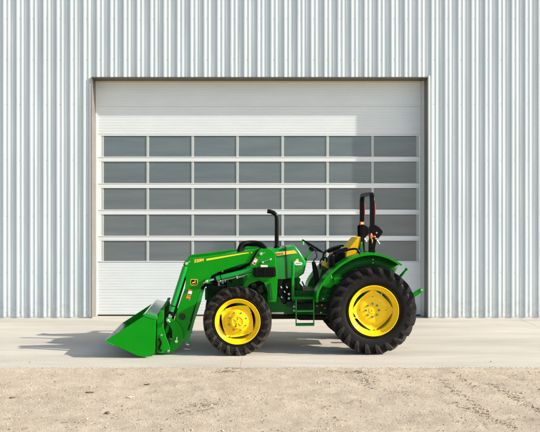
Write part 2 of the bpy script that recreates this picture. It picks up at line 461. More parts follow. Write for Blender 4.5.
mb = MB()                       # patches of dark torn-up earth and straw
def clods(px, py, wx, wy, n, ang=0, rr=(.004, .012)):
    cx, cy = G(px, py)
    for _ in range(n):
        a, b = random.gauss(0, wx), random.gauss(0, wy)
        x = cx + a * math.cos(ang) - b * math.sin(ang); y = cy + a * math.sin(ang) + b * math.cos(ang)
        base = gh(x, y) if y < EDGE else 0
        r = random.uniform(*rr)
        if random.random() < .18:
            an = random.uniform(-1.6, 1.6); l = random.uniform(.008, .028)
            mb.tube([(x - l * math.cos(an), y - l * math.sin(an), base + .004), (x + l * math.cos(an), y + l * math.sin(an), base + .007)], .0018, 4)
        else: stone(mb, x, y, base + r * .15, r * random.choice((.6, .8, 1, 1.3)), 0, .5)
clods(227, 371, .10, .03, 90); clods(234, 369, .10, .02, 50)
clods(336, 371, .12, .03, 40); clods(357, 371, .06, .03, 40, rr=(.006, .016)); clods(366, 380, .07, .22, 120, rr=(.005, .014)); clods(362, 372, .12, .03, 50)
clods(205, 404, .16, .10, 110, .2); clods(193, 410, .14, .08, 60, .2)
clods(398, 392, .12, .10, 50); clods(412, 375, .08, .05, 30)
for k in range(9): clods(440 + k * 5.5, 378 + k * 4.2, .05, .03, 20, -.9)
for k in range(9): clods(455 + k * 7, 402 + k * 2.9, .06, .03, 18, -.7)
for k in range(9): clods(492 + k * 6, 383 + k * 3.3, .06, .03, 26, -.7)
for k in range(6): clods(455 + k * 4, 372 + k * 3, .05, .03, 14, -.9)
clods(75, 420, .15, .08, 30); clods(250, 395, .2, .15, 30); clods(120, 408, .2, .15, 20)
for k in range(60): clods(random.uniform(5, 535), random.uniform(372, 430), .05, .04, 4)
tag(mb.build('dirt_clods', M['clod'], smooth=0), 'dark torn up earth and straw bits in the gravel', 'dirt', kind='stuff')

def single(name, px, py, label, cat, m, kind='stone', r=.02, ang=0, ln=.05):
    x, y = G(px, py); z = gh(x, y) if y < EDGE else 0
    mb = MB()
    if kind == 'stone': stone(mb, 0, 0, r * .4, r, 0, .7)
    else:
        ln *= .8
        pts = [(-ln, 0), (-ln * .55, .022), (-ln * .1, .014), (ln * .5, .030), (ln, .004), (ln * .7, -.012), (ln * .1, -.026), (-ln * .5, -.012)]
        pts = [(a + random.uniform(-.006, .006), b + random.uniform(-.007, .007)) for a, b in pts]
        top = [mb.bm.verts.new((p[0], p[1], .007 + random.uniform(-.003, .008))) for p in pts]
        bot = [mb.bm.verts.new((p[0], p[1], .003)) for p in pts]
        mb.poly(top); mb.poly(bot[::-1])
        for i in range(8): mb.poly((top[i], bot[i], bot[(i + 1) % 8], top[(i + 1) % 8]))
    o = mb.build(name, m, smooth=0); o.location = (x, y, z); o.rotation_euler.z = ang
    return tag(o, label, cat)
single('dead_leaf', 89.5, 392, 'dark brown dead leaf on the gravel below the bucket, left of the pale chip', 'leaf', M['leaf'], 'leaf', ang=-.1, ln=.075)
single('dead_leaf', 147, 383.5, 'small brown dead leaf on the gravel just below the slab edge', 'leaf', M['leaf'], 'leaf', ang=.05, ln=.05)
single('dead_leaf', 12, 397, 'small dead leaf lying at the far left edge of the gravel', 'leaf', M['leaf'], 'leaf', ang=0, ln=.045)
single('stone', 108, 412, 'dark round stone alone in the lower left gravel', 'stone', M['pebble_dark'], r=.030)
single('stone_chip', 130, 396.5, 'pale pinkish flat stone chip on the gravel below the bucket', 'stone', M['pale_stone'], 'leaf', ang=.15, ln=.07)
single('stone', 30, 362.5, 'small dark stone on the concrete left of the loader shadow', 'stone', M['pebble_dark'], r=.015)
single('stone', 491, 361.8, 'small dark stone on the concrete far right of the rear wheel', 'stone', M['pebble_dark'], r=.014)
single('stone', 10, 428, 'brownish stone in the bottom left corner of the gravel', 'stone', M['pebble_dark'], r=.017)
single('stone', 55, 380.5, 'small brown stone on the gravel near the slab edge at left', 'stone', M['leaf'], r=.014)

# ------------------------------------------------------------------ building
bld = empty('warehouse', ((W(260, 216, WY))[0], WY, 0))
tag(bld, 'white corrugated steel warehouse with a wide overhead door behind the tractor', 'building')
BX = bld.location.x
def at_b(o):                    # keep world coordinates under the building's empty
    for q in ([o] + LAST[1:] if LAST and LAST[0] is o else [o]):
        q.parent = bld; q.location = (-BX, -WY, 0)
    return o
PITCH = 13.37 * (WY - CAM.y) / F
PH = W(4.8, 0, WY)[0]           # a sun-facing rib flank stands here
HH = .024
def rib_profile(x0, x1):
    """points (x, out) of the sheet between x0 and x1; 'out' is towards the viewer"""
    base = [(0, HH), (.020, 0), (.062, 0), (.072, .004), (.086, .004), (.096, 0), (.150, 0), (.160, .004), (.174, .004), (.184, 0), (PITCH - .052, 0), (PITCH - .032, HH)]
    k0 = int((x0 - PH) / PITCH) - 2
    pts = []
    k = k0
    while PH + k * PITCH < x1 + PITCH:
        for dx, o in base: pts.append((PH + k * PITCH + dx, o))
        k += 1
    res = []
    for (xa, oa), (xb, ob) in zip(pts[:-1], pts[1:]):
        if xb < x0 or xa > x1: continue
        if xa < x0: oa = oa + (ob - oa) * (x0 - xa) / (xb - xa); xa = x0
        if not res: res.append((xa, oa))
        if xb > x1: ob = oa + (ob - oa) * (x1 - xa) / (xb - xa); xb = x1
        res.append((xb, ob))
    return res
OX0, OZ1 = W(92.3, 78.2, WY); OX1, _ = W(427.2, 78, WY)
TOP = 8.2
def sheet(mb, x0, x1, z0, z1, Y):
    # sheet with thickness; slight random waviness per column so that the highlights vary up the wall
    prof = rib_profile(x0, x1)
    nz = max(2, int((z1 - z0) / .45)); rows = []
    for j in range(nz + 1):
        z = z0 + (z1 - z0) * j / nz
        rows.append([mb.bm.verts.new((x, Y - o - .0035 * noise.noise(Vector((x * 3.1, z * .9, 2))) + 0, z)) for x, o in prof])
    for j in range(nz):
        for i in range(len(prof) - 1): mb.poly((rows[j][i], rows[j][i + 1], rows[j + 1][i + 1], rows[j + 1][i]))
XL, XR = -15.0, 15.0
for nm, a, b, z0, z1 in (('wall_cladding', XL, OX0 - .02, .03, TOP), ('wall_cladding', OX0 - .02, OX1 + .02, OZ1 + .02, TOP), ('wall_cladding', OX1 + .02, XR, .03, TOP)):
    mb = MB(); sheet(mb, a, b, z0, z1, WY)
    o = mb.build(nm, M['wall'], smooth=25)
    at_b(o)
# side and back walls and the roof, out of the picture but casting and reflecting as they should
mb = MB()
mb.box(XL, XL + .12, WY + .02, WY + 24, 0, TOP); mb.box(XR - .12, XR, WY + .02, WY + 24, 0, TOP); mb.box(XL, XR, WY + 24, WY + 24.12, 0, TOP)
at_b(mb.build('rear_wall', M['wall'], smooth=0))
mb = MB(); mb.prism([(XL - .3, TOP + .01), (0, TOP + 2.4), (XR + .3, TOP + .01), (XR + .3, TOP + .16), (0, TOP + 2.55), (XL - .3, TOP + .16)], WY - .25, WY + 24.3)
at_b(mb.build('roof', M['trim'], smooth=0))
mb = MB(); mb.prism([(XL, TOP + .005), (XR, TOP + .005), (0, TOP + 2.36)], WY + .01, WY + .08)
at_b(mb.build('gable', M['wall'], smooth=0))
# base trim under the sheets
mb = MB(); mb.box(XL, OX0 - .001, WY + .004, WY + .05, 0, .05); mb.box(OX1 + .001, XR, WY + .004, WY + .05, 0, .05)
at_b(mb.build('base_flashing', M['trim'], smooth=0))
# screws: rows on the girts, next to each rib
mb = MB()
for py in (19, 59.5, 104, 160, 216, 272, 312):
    z = W(0, py, WY)[1]
    k = -18
    while PH + k * PITCH < XR:
        x = PH + k * PITCH + .035; k += 1
        if abs(x) > 7.5: continue
        if OX0 - .06 < x < OX1 + .06 and z < OZ1 + .05: continue
        mb.disc_y(x, z + random.uniform(-.008, .008), .008, WY - .009, WY - .001, 6)
o = at_b(mb.build('cladding_screws', M['steel'], smooth=0)); o['kind'] = 'stuff'
# opening trim
DEP = .29                      # door face behind the wall plane
TW = .016
mb = MB()
mb.box(OX0 - TW, OX0, WY - .036, WY + DEP + .06, .004, OZ1)
at_b(mb.build('jamb', M['jamb'], bevel=.003))
mb = MB(); mb.box(OX1, OX1 + TW, WY - .036, WY + DEP + .06, .004, OZ1)
at_b(mb.build('jamb', M['jamb'], bevel=.003))
mb = MB(); mb.box(OX0 - TW, OX1 + TW, WY - .036, WY + DEP + .06, OZ1 + .002, OZ1 + .022)
at_b(mb.build('header_trim', M['header'], bevel=.003))
mb = MB()                       # J-channel flashing beside the jambs
mb.box(OX0 - TW - .038, OX0 - TW - .002, WY - .030, WY + .01, .03, OZ1 - .12); mb.box(OX1 + TW + .002, OX1 + TW + .038, WY - .032, WY + .01, .03, OZ1 + .05)
at_b(mb.build('corner_flashing', M['trim'], bevel=.004))

DY = WY + DEP                   # door face
def D(px, py): return W(px, py, DY)
door = empty('overhead_door'); at_b(door)
DX0, DX1 = D(97.6, 0)[0], D(420.6, 0)[0]
FX0, FX1 = OX0, OX1
mb = MB()                       # fixed door frame / guides beside the curtain and seal above
mb.box(FX0 + .002, DX0 - .004, DY - .022, DY + .05, .004, OZ1 - .002)
mb.box(DX1 + .012, FX1 - .002, DY - .022, DY + .05, .004, OZ1 - .002)
o = mb.build('door_guide', M['door_white'], door, bevel=.004)
mb = MB(); mb.box(DX1 + .001, DX1 + .011, DY - .026, DY + .01, .006, OZ1 - .06)
mb.build('side_seal', M['cream'], door)
mb = MB(); mb.box(DX0 - .004, DX1 + .0, DY - .024, DY + .04, OZ1 - .045, OZ1 - .003)
mb.build('top_seal', M['cream'], door, bevel=.004)
mb = MB(); mb.box(DX0, DX1, DY - .004, DY + .04, .003, .04)
mb.build('bottom_seal', M['seal'], door, bevel=.008)
def zpx(py): return D(0, py)[1]
def ribbed_panel(z0, z1, pitch=.064):
    """solid section with shallow horizontal grooves"""
    mb = MB(); n = max(2, int(round((z1 - z0) / pitch))); p = (z1 - z0) / n
    pts = [(0.012, z0), (.012, z0 + .004)]
    for k in range(n):
        z = z0 + k * p
        pts += [(.000, z + .006), (.000, z + p - .012), (.0028, z + p - .008), (.0028, z + p - .002)]
    pts[-1] = (.004, z1)
    poly = [(o, z) for o, z in pts]
    A = [mb.bm.verts.new((DX0, DY + o, z)) for o, z in poly]; B = [mb.bm.verts.new((DX1, DY + o, z)) for o, z in poly]
    for i in range(len(A) - 1): mb.poly((A[i], B[i], B[i + 1], A[i + 1]))
    C0, C1 = mb.bm.verts.new((DX0, DY + .045, z0)), mb.bm.verts.new((DX0, DY + .045, z1))
    E0, E1 = mb.bm.verts.new((DX1, DY + .045, z0)), mb.bm.verts.new((DX1, DY + .045, z1))
    mb.poly((C0, C1, E1, E0)); mb.poly((A[-1], B[-1], E1, C1)); mb.poly((A[0], C0, E0, B[0]))
    return mb.build('door_panel', M['door_white'], door, smooth=0)
for a, b in ((106.6, 81.0), (134.2, 106.6), (289.8, 262.5), (316.6, 289.8)): ribbed_panel(zpx(a) + .0, zpx(b) - .0)
rows = [134.6 + 25.6 * k for k in range(6)]
rows = [134.3, 160.1, 186.6, 213.0, 239.2, 262.4]
stiles = [102.3, 147.6, 192.6, 237.4, 282.6, 327.6, 372.6, 417.6]
for r in range(5):
    zt, zb = zpx(rows[r]) - .0005, zpx(rows[r + 1]) + .0005
    mb = MB()
    rail_t, rail_b = .034, .076
    if r == 4: rail_b = .03
    mb.box(DX0, DX1, DY, DY + .045, zt - rail_t, zt); mb.box(DX0, DX1, DY, DY + .045, zb, zb + rail_b)
    for i, s in enumerate(stiles):
        x = D(s, 0)[0]
        if i == 0: mb.box(DX0, x - .030, DY + .0015, DY + .043, zb + rail_b + .0005, zt - rail_t - .0005); x -= .001
        if i == 7: mb.box(x + .030, DX1, DY + .0015, DY + .043, zb + rail_b + .0005, zt - rail_t - .0005); x += .001
        mb.box(x - .028, x + .028, DY + .009, DY + .040, zb + rail_b + .0005, zt - rail_t - .0005, 1)
    # a small weather lip along each joint
    mb.box(DX0, DX1, DY - .010, DY - .0005, zb + rail_b - .014, zb + rail_b - .004)
    fr = mb.build('window_section', [M['door_frame'], M['mullion']], door, bevel=.0025)
    # panes are set back in the frame
    for i in range(7):
        xa, xb = D(stiles[i], 0)[0] + .024, D(stiles[i + 1], 0)[0] - .024
        mb = MB(); mb.box(xa, xb, DY + .018, DY + .024, zb + rail_b - .004, zt - rail_t + .004)
        mb.box(xa, xb, DY + .012, DY + .0175, zt - rail_t - .010, zt - rail_t + .003, 1)
        mb.build('window_pane', [M['pane'], M['seal']], door, smooth=0)

# ------------------------------------------------------------------ tractor
TH = .065
C_, S_ = math.cos(TH), math.sin(TH)
near = Vector(((374.2 - 270) / F * 11.5, 0.0, 0))
root_loc = near + Vector((-S_ * .95, C_ * .95, 0))
trac = empty('tractor', root_loc, TH)
tag(trac, 'green farm tractor with yellow wheels and a front loader parked before the garage door', 'tractor')
nrm = Vector((-S_, C_, 0)); xax = Vector((C_, S_, 0))
def P(px, py, yl):              # photo pixel -> local (x, z) on the lengthwise plane yl metres in from the near rear tyre
    d = Vector(((px - 270) / F, 1, -(py - 216) / F))
    t = ((yl - .95) - (CAM - root_loc).dot(nrm)) / d.dot(nrm)
    p = CAM + d * t - root_loc
    return (p.dot(xax), p.z)
def PL(pts, yl): return [P(a, b, yl) for a, b in pts]
def Y_(yl): return yl - .95
def V3(px, py, yl):
    x, z = P(px, py, yl); return Vector((x, Y_(yl), z))
def smooth_path(pts, n=6):
    pts = [Vector(p) for p in pts]; out = []
    for i in range(len(pts) - 1):
        p0 = pts[max(i - 1, 0)]; p1 = pts[i]; p2 = pts[i + 1]; p3 = pts[min(i + 2, len(pts) - 1)]
        for k in range(n):
            t = k / n
            out.append(.5 * ((2 * p1) + (p2 - p0) * t + (2 * p0 - 5 * p1 + 4 * p2 - p3) * t * t + (3 * p1 - p0 - 3 * p2 + p3) * t ** 3))
    out.append(pts[-1]); return out
def pprism(pts, y0, y1, name, m, parent, bevel=.004, **k):
    mb = MB(); mb.prism(PL(pts, y0), Y_(y0), Y_(y1)); return mb.build(name, m, parent, bevel, **k)
def both(o, skip=()):           # the same part on the tractor's other side
    c = None
    for q in ([o] + LAST[1:] if LAST and LAST[0] is o else [o]): c = copy_tree(q, q.parent, mirror=True, skip=skip)
    return c

# ---- wheels
def tyre(mb, Rr, Wd, rim, n, ph=0):
    h = Wd / 2; k = Rr / .72
    prof = [(-h * .72, rim - .012), (-h * .78, rim + .015), (-h * .90, rim + .05), (-h * .985, rim + (Rr - rim) * .38), (-h * .97, rim + (Rr - rim) * .6), (-h * .86, Rr - .105 * k), (-h * .76, Rr - .074 * k), (-h * .5, Rr - .060 * k), (0, Rr - .055 * k)]
    prof = prof + [(-y, r) for y, r in prof[-2::-1]]
    mb.lathe(prof, n=96, mi=0)
    # raised rings on the sidewall
    for rr, ex in ((rim + .035, .93), (rim + (Rr - rim) * .66, .975)):
        mb.lathe([(-h * ex, rr - .004), (-h * ex - .004, rr), (-h * ex, rr + .004), (-h * ex + .01, rr)], n=96, closed=True)
    for side in (-1, 1):
        for i in range(n):
            a0 = 2 * PI * (i + (0 if side < 0 else .5)) / n + ph
            sweep = .40 * h / .215 / k
            secs = [(-.06, Rr - .062 * k, -.06, Rr - .002 * k, -.06, .022), (.40, Rr - .066 * k, .40, Rr + .0, .40, .025), (.78, Rr - .075 * k, .84, Rr - .006 * k, .84, .031),
                    (.84, Rr - .095 * k, .985, Rr - .018 * k, 1.0, .036), (.88, Rr - .125 * k, 1.05, Rr - .062 * k, 1.07, .037), (.90, Rr - .170 * k, 1.04, Rr - .118 * k, 1.13, .034), (.92, Rr - .195 * k, 1.0, Rr - .162 * k, 1.18, .024)]
            rings = []
            for yb, rb, yt, rt, t, hw in secs:
                jit = 1 + random.uniform(-.004, .003)
                ac = a0 - sweep * t
                ring = []
                for (yy, rr, ww) in ((yb, rb, hw * 1.5), (yt, rt * jit, hw), (yt, rt * jit, -hw), (yb, rb, -hw * 1.5)):
                    a = ac + ww * k / Rr
                    ring.append(mb.bm.verts.new((rr * math.cos(a), side * h * yy, rr * math.sin(a))))
                rings.append(ring)
            for A, B in zip(rings[:-1], rings[1:]):
                for q in range(3): mb.poly((A[q], A[q + 1], B[q + 1], B[q]), 1)
            mb.poly(rings[0], 1); mb.poly(rings[-1], 1)

def disc_grid(mb, outline, rings, n=96, th=.010, hole=None):
    """dished wheel disc: rings = list of (fraction or radius, y); outline(a) = edge radius"""
    for off in (0, th):
        prev = None
        for fr, y in rings:
            cur = []
            for k in range(n):
                a = 2 * PI * k / n
                r = fr if fr < .9 else outline(a)
                r = min(r, outline(a)) if fr < .9 else r
                cur.append(mb.bm.verts.new((r * math.cos(a), y + off, r * math.sin(a))))
            if prev:
                for k in range(n): mb.poly((prev[k], prev[(k + 1) % n], cur[(k + 1) % n], cur[k]))
            else:
                mb.poly(cur)
            prev = cur
        if off == 0: e0 = prev
        else: 
            for k in range(n): mb.poly((e0[k], e0[(k + 1) % n], prev[(k + 1) % n], prev[k]))

def ring_text(mb, body, rad, size, ycoord, centre_deg, step_deg, flip=False):
    for i, ch in enumerate(body):
        off = (i - (len(body) - 1) / 2) * step_deg
        a = R(centre_deg - off) if not flip else R(centre_deg + off)
        rot = a - PI / 2 if not flip else a + PI / 2
        m = Matrix.Translation((rad * math.cos(a), ycoord, rad * math.sin(a))) @ Matrix.Rotation(-rot, 4, 'Y')
        add_text(mb, ch, size, m, .0025, .0008)
    return mb

def octa(a, R0, rc, a0):
    """rounded square: reaches R0 at four corners (angle a0 + 90k), its straight sides lie rc from the centre"""
    t = (a - a0) % (PI / 2) - PI / 4
    side = rc / math.cos(t) ** .55
    return min(R0, side)

# rear
def make_rear_wheel():
    e = empty('rear_wheel', parent=trac)
    mb = MB(); tyre(mb, .722, .43, .405, 22, .1)
    ring_text(mb, 'GALAXY', .545, .055, -.209, 62, 6.2); ring_text(mb, 'GALAXY', .545, .055, -.209, 262, 6.2)
    ty = mb.build('tyre', [M['tyre'], M['lug']], e, smooth=32)
    mb = MB()
    mb.lathe([(-.168, .400), (-.185, .412), (-.196, .418), (-.202, .412), (-.200, .402), (-.180, .390), (-.155, .382), (-.140, .360), (-.132, .338), (-.10, .328), (.14, .33), (.15, .34), (-.05, .345), (-.13, .385)], n=96, closed=True)
    rim = mb.build('rim', M['yellow'], e, smooth=50)
    mb = MB()
    disc_grid(mb, lambda a: octa(a, .345, .283, 0), [(.06, -.100), (.165, -.100), (.225, -.098), (.238, -.088), (.262, -.085), (1, -.118)], th=.012)
    dsc = mb.build('wheel_disc', M['yellow'], e, smooth=40)
    mb = MB()
    for q in range(4):
        a = q * PI / 2
        for s in (-1, 1):
            aa = a + s * .13; mb.disc_y(.318 * math.cos(aa), .318 * math.sin(aa), .013, -.132, -.112, 8)
    mb.build('rim_bolt', M['yellow'], e, bevel=.002)
    mb = MB()
    for q in range(4):
        a = q * PI / 2 + PI / 2; mb.disc_y(.222 * math.cos(a), .222 * math.sin(a), .0075, -.1015, -.095, 10)
    mb.build('disc_hole', M['seal'], e)
    mb = MB(); mb.disc_y(0, 0, .062, -.106, -.10, 40); mb.disc_y(0, 0, .02, -.112, -.105, 24)
    mb.build('hub_cap', M['yellow'], e, bevel=.003)
    for q in range(8):
        a = q * PI / 4 + PI / 2
        mb = MB(); mb.disc_y(.107 * math.cos(a), .107 * math.sin(a), .019, -.113, -.098, 6); mb.disc_y(.107 * math.cos(a), .107 * math.sin(a), .010, -.122, -.112, 12)
        mb.build('wheel_bolt', M['bolt'], e, bevel=.001)
    mb = MB(); mb.lathe([(-.09, .0), (-.09, .12), (.02, .13), (.25, .12), (.25, 0)], n=32)
    mb.build('final_drive', M['green_cast'], e)
    return e
rw = make_rear_wheel(); rw.location = (0, Y_(.222), .718)
def far_wheel(w):
    c = copy_tree(w, trac); c.location = (w.location.x, -w.location.y, w.location.z); c.rotation_euler = (0, 0, PI); return c
far_wheel(rw)

def make_front_wheel():
    e = empty('front_wheel', parent=trac)
    mb = MB(); tyre(mb, .562, .29, .362, 20, .05)
    mb.build('tyre', [M['tyre'], M['lugf']], e, smooth=32)
    mb = MB()
    mb.lathe([(-.105, .355), (-.120, .366), (-.130, .372), (-.137, .367), (-.135, .356), (-.118, .342), (-.098, .332), (-.088, .312), (-.080, .300), (-.04, .292), (.08, .292), (.09, .30), (-.03, .31), (-.08, .34)], n=96, closed=True)
    mb.build('rim', M['yellow'], e, smooth=50)
    mb = MB()
    disc_grid(mb, lambda a: octa(a, .300, .250, R(55)), [(.05, -.085), (.185, -.085), (.197, -.070), (.222, -.060), (1, -.080)], th=.010)
    mb.build('wheel_disc', M['yellow'], e, smooth=40)
    mb = MB()
    mb.lathe([(-.083, .182), (-.100, .178), (-.104, .170), (-.104, .128), (-.118, .124), (-.150, .118), (-.158, .108), (-.158, .085), (-.152, .080), (-.152, .030), (-.160, .026), (-.160, .0005)], n=64)
    hub = mb.build('hub', M['yellow'], e, smooth=40)
    mb = MB()
    for q in range(6):
        a = q * PI / 3 + .3
        mb.tube([(.032 * math.cos(a), -.156, .032 * math.sin(a)), (.078 * math.cos(a), -.156, .078 * math.sin(a))], .006, 6)
    mb.build('hub_rib', M['yellow'], e)
    mb = MB(); mb.disc_y(-.033, -.07, .010, -.168, -.150, 8); mb.build('drain_plug', M['black'], e)
    for q in range(8):
        a = q * PI / 4 + R(20)
        mb = MB(); mb.disc_y(.150 * math.cos(a), .150 * math.sin(a), .014, -.118, -.100, 6); mb.disc_y(.150 * math.cos(a), .150 * math.sin(a), .007, -.128, -.117, 10)
        mb.build('wheel_bolt', M['bolt'], e, bevel=.001)
    mb = MB()
    for q in range(8):
        a = R(55) + (q // 2) * PI / 2 + (-.2 if q % 2 else .2)
        mb.disc_y(.272 * math.cos(a), .272 * math.sin(a), .012, -.094, -.074, 8)
    mb.build('rim_bolt', M['yellow'], e, bevel=.002)
    return e
fw = make_front_wheel()
fx, fz = P(237.6, 322.9, .06)
fw.location = (fx, Y_(.06 + .148), .556)
far_wheel(fw)

# ---- fenders
def arc_pts(raw, yl, n=6):
    ps = smooth_path([V3(a, b, yl) for a, b in raw], n); return [(p.x, p.z) for p in ps]
def fender():
    e = empty('fender', parent=trac)
    outer = arc_pts([(316.2, 302.5), (317.2, 292), (323.5, 281), (332, 271.3), (343, 262.3), (357, 255.6), (372.5, 253.2), (388, 256.5), (402.3, 264.3)], .12)
    # inner edge of the roof band, offset towards the tyre
    def offset(pts, d):
        out = []
        for i, p in enumerate(pts):
            a = pts[max(i - 1, 0)]; b = pts[min(i + 1, len(pts) - 1)]
            t = Vector((b[0] - a[0], b[1] - a[1])).normalized(); out.append((p[0] + t.y * d, p[1] - t.x * d))
        return out
    inn = offset(outer, .030)
    mb = MB()
    # rolled outer lip and the roof sheet behind it
    n = len(outer)
    for (ya, yb, d0, d1) in ((.12, .15, 0, .034), (.15, .50, 0, .012)):
        A0 = offset(outer, d0); A1 = offset(outer, d1)
        va = [mb.bm.verts.new((p[0], Y_(ya), p[1])) for p in A0]; vb = [mb.bm.verts.new((p[0], Y_(yb), p[1])) for p in A0]
        vc = [mb.bm.verts.new((p[0], Y_(yb), p[1])) for p in A1]; vd = [mb.bm.verts.new((p[0], Y_(ya), p[1])) for p in A1]
        for i in range(n - 1):
            mb.poly((va[i], va[i + 1], vb[i + 1], vb[i])); mb.poly((vc[i], vc[i + 1], vd[i + 1], vd[i]))
            mb.poly((va[i], vd[i], vd[i + 1], va[i + 1])); mb.poly((vb[i], vb[i + 1], vc[i + 1], vc[i]))
        mb.poly((va[0], vb[0], vc[0], vd[0])); mb.poly((va[-1], vd[-1], vc[-1], vb[-1]))
    mb.build('fender_roof', M['green'], e, smooth=40)
    # inner side wall of the fender
    mb = MB()
    low = offset(outer, .30)
    i0 = 3
    o2 = offset(outer, .013)
    va = [mb.bm.verts.new((p[0], Y_(.30), p[1])) for p in o2]; vb = [mb.bm.verts.new((p[0], Y_(.30), max(p[1], .78) if k > 10 else p[1])) for k, p in enumerate(low)]
    for i in range(n - 1): mb.poly((va[i], va[i + 1], vb[i + 1], vb[i]))
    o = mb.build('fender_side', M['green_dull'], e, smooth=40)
    sm = o.modifiers.new('th', 'SOLIDIFY'); sm.thickness = .008; sm.offset = 1
    # raised lighter green patches near the front, standing in for sunlit spots
    mb = MB()
    mb.prism(PL([(323.5, 287), (322.2, 283), (327.5, 277), (331.5, 274.8), (333, 279.5), (336, 283.5), (330.5, 288)], .24), Y_(.24), Y_(.292))
    mb.prism(PL([(333.5, 277.8), (343, 277.2), (342, 280.5), (338.5, 285), (334, 284.5)], .22), Y_(.22), Y_(.292))
    mb.build('fender_sun_patch', M['green'], e, bevel=.008)
    mb = MB()
    for a, b in ((323.2, 298.7), (373, 259.5), (373, 262.8), (329, 280)):
        x, z = P(a, b, .288); mb.disc_y(x, z, .014 if b > 290 else .011, Y_(.282), Y_(.30), 10)
    mb.build('fender_bolt', M['steel'], e, bevel=.002)
    return e
both(fender())

# ---- bonnet
def hood():
    # cross-section lofted along the length: rounded top corners, slightly leaning sides
    def sec(x, zt, zb, half, tuck=.05, rad=.06):
        pts = [(-half, zb), (-half + .004, zt - .22), (-half + .02, zt - rad * 1.3), (-half + .04, zt - rad * .55), (-half + rad + .02, zt - rad * .12), (-half * .5, zt), (0, zt + .012)]
        pts = pts + [(-y, z) for y, z in pts[-2::-1]]
        return [(x, y, z) for y, z in pts]
    def loft(mb, secs):
        R_ = [[mb.bm.verts.new(p) for p in s] for s in secs]
        for A, B in zip(R_[:-1], R_[1:]):
            for k in range(len(A) - 1): mb.poly((A[k], A[k + 1], B[k + 1], B[k]))
            mb.poly((A[-1], A[0], B[0], B[-1]))
        mb.poly(R_[0]); mb.poly(R_[-1][::-1])
    yl = .64; h = .31
    def s(px, pt, pb, half=h, **k):
        x, zt = P(px, pt, yl + .04); _, zb = P(px, pb, yl); return sec(x, zt, zb, half, **k)
    e = empty('engine_hood', parent=trac)
    mb = MB()
    loft(mb, [s(206.5, 268, 285, .20), s(208, 263.5, 287, .24), s(212, 259.5, 288, .275), s(222, 255.8, 286, .295), s(240, 252, 283, h), s(262, 249.3, 280, h), s(285.2, 247.2, 279, h)])
    mb.build('front_hood', M['green_hood'], e, bevel=0, smooth=40)
    # grille in the side of the nose
    mb = MB()
    for sgn in (-1,):
        pl = PL([(210.5, 276), (211.5, 271.5), (222, 269), (228, 268.5), (227.5, 285), (213, 286)], .625)
        mb.prism(pl, Y_(.625), Y_(.66))
        for k in range(9):
            z = pl[0][1] - .10 + k * .022
            mb.box(pl[0][0] + .02, pl[3][0] - .01, Y_(.618), Y_(.628), z, z + .006)
    both(mb.build('side_grille', M['black_plastic'], e, bevel=.003))
    # rear cowl behind the seam
    mb = MB()
    cx = [P(286.0, 247.1, yl + .04), P(295, 245.6, yl + .04), P(299.5, 251, yl + .04), P(306.3, 261.5, yl + .04), P(305.6, 269, yl), P(304.3, 273.8, yl), P(300.5, 276.4, yl), P(296, 279.5, yl), P(286.0, 279.5, yl)]
    secs = []
    for f, half in ((-1, 0), (1, 0)): pass
    for yy, ins in ((-.31, .03), (-.295, .012), (-.25, 0), (0, -.006), (.25, 0), (.295, .012), (.31, .03)):
        ctr = (sum(p[0] for p in cx) / len(cx), sum(p[1] for p in cx) / len(cx))
        ring = []
        for p in cx:
            v = Vector((p[0] - ctr[0], p[1] - ctr[1])); l = v.length
            q = v * ((l - ins) / l)
            x = p[0] if abs(p[0] - cx[0][0]) < 1e-4 else ctr[0] + q.x
            ring.append((x, yy, ctr[1] + q.y))
        secs.append(ring)
    R_ = [[mb.bm.verts.new(p) for p in s_] for s_ in secs]
    for A, B in zip(R_[:-1], R_[1:]):
        for k in range(len(A)): mb.poly((A[k], A[(k + 1) % len(A)], B[(k + 1) % len(A)], B[k]))
    mb.poly(R_[0]); mb.poly(R_[-1][::-1])
    mb.build('rear_cowl', M['green_hood'], e, bevel=.012, seg=3, smooth=45)
    mb = MB()                   # seam gasket
    a = P(285.15, 246.6, .68)[0]; b = P(286.1, 246.6, .68)[0]
    zt = P(285.6, 246.6, .68)[1]; zb = P(285.6, 279, .68)[1]
    mb.prism([(a, zb), (b, zb), (b, zt), (a, zt)], -.313, .313)
    mb.build('hood_seam', M['seal'], e, bevel=.02)
    # stripe with the model number
    yp = .628
    mb = MB(); mb.prism(PL([(275.3, 252.3), (294.6, 250.2), (297.2, 253.2), (276.6, 255.9)], yp), Y_(yp), Y_(yp + .03), 0)
    st = mb.build('hood_stripe', M['gold_decal'], e)
    mb = MB()
    x, z = P(278.6, 254.0, yp)
    add_text(mb, '5055E', .050, Matrix.Translation((x + .02, Y_(yp - .001), z)) @ Matrix.Rotation(-.10, 4, 'Y') @ Matrix.Scale(1.05, 4), .0008, .0008)
    mb.build('model_number', M['grey_print'], e, smooth=0)
    mb = MB(); mb.prism(PL([(285.2, 250.9), (286.1, 250.8), (286.1, 255), (285.2, 255)], .626), Y_(.626), Y_(.632)); mb.build('stripe_gap', M['seal'], e)
    # white cloud-shaped dealer sticker with a yellow sun
    mb = MB()
    c1 = [(294.4, 263.3), (295, 261.2), (297, 260.6), (298.5, 261.7), (300.5, 262.2), (302.2, 263), (301.8, 264.8), (298, 265.2), (295.2, 264.9)]
    ps = smooth_path([V3(a, b, .634) for a, b in c1 + [c1[0]]], 3)[:-1]
    mb.prism([(p.x, p.z) for p in ps], Y_(.634), Y_(.65)); dl = mb.build('dealer_sticker', M['white_sticker'], e)
    mb = MB(); x, z = P(297.2, 260.4, .636); mb.disc_y(x, z, .027, Y_(.636), Y_(.65), 20); mb.build('sun_mark', M['gold_decal'], e)
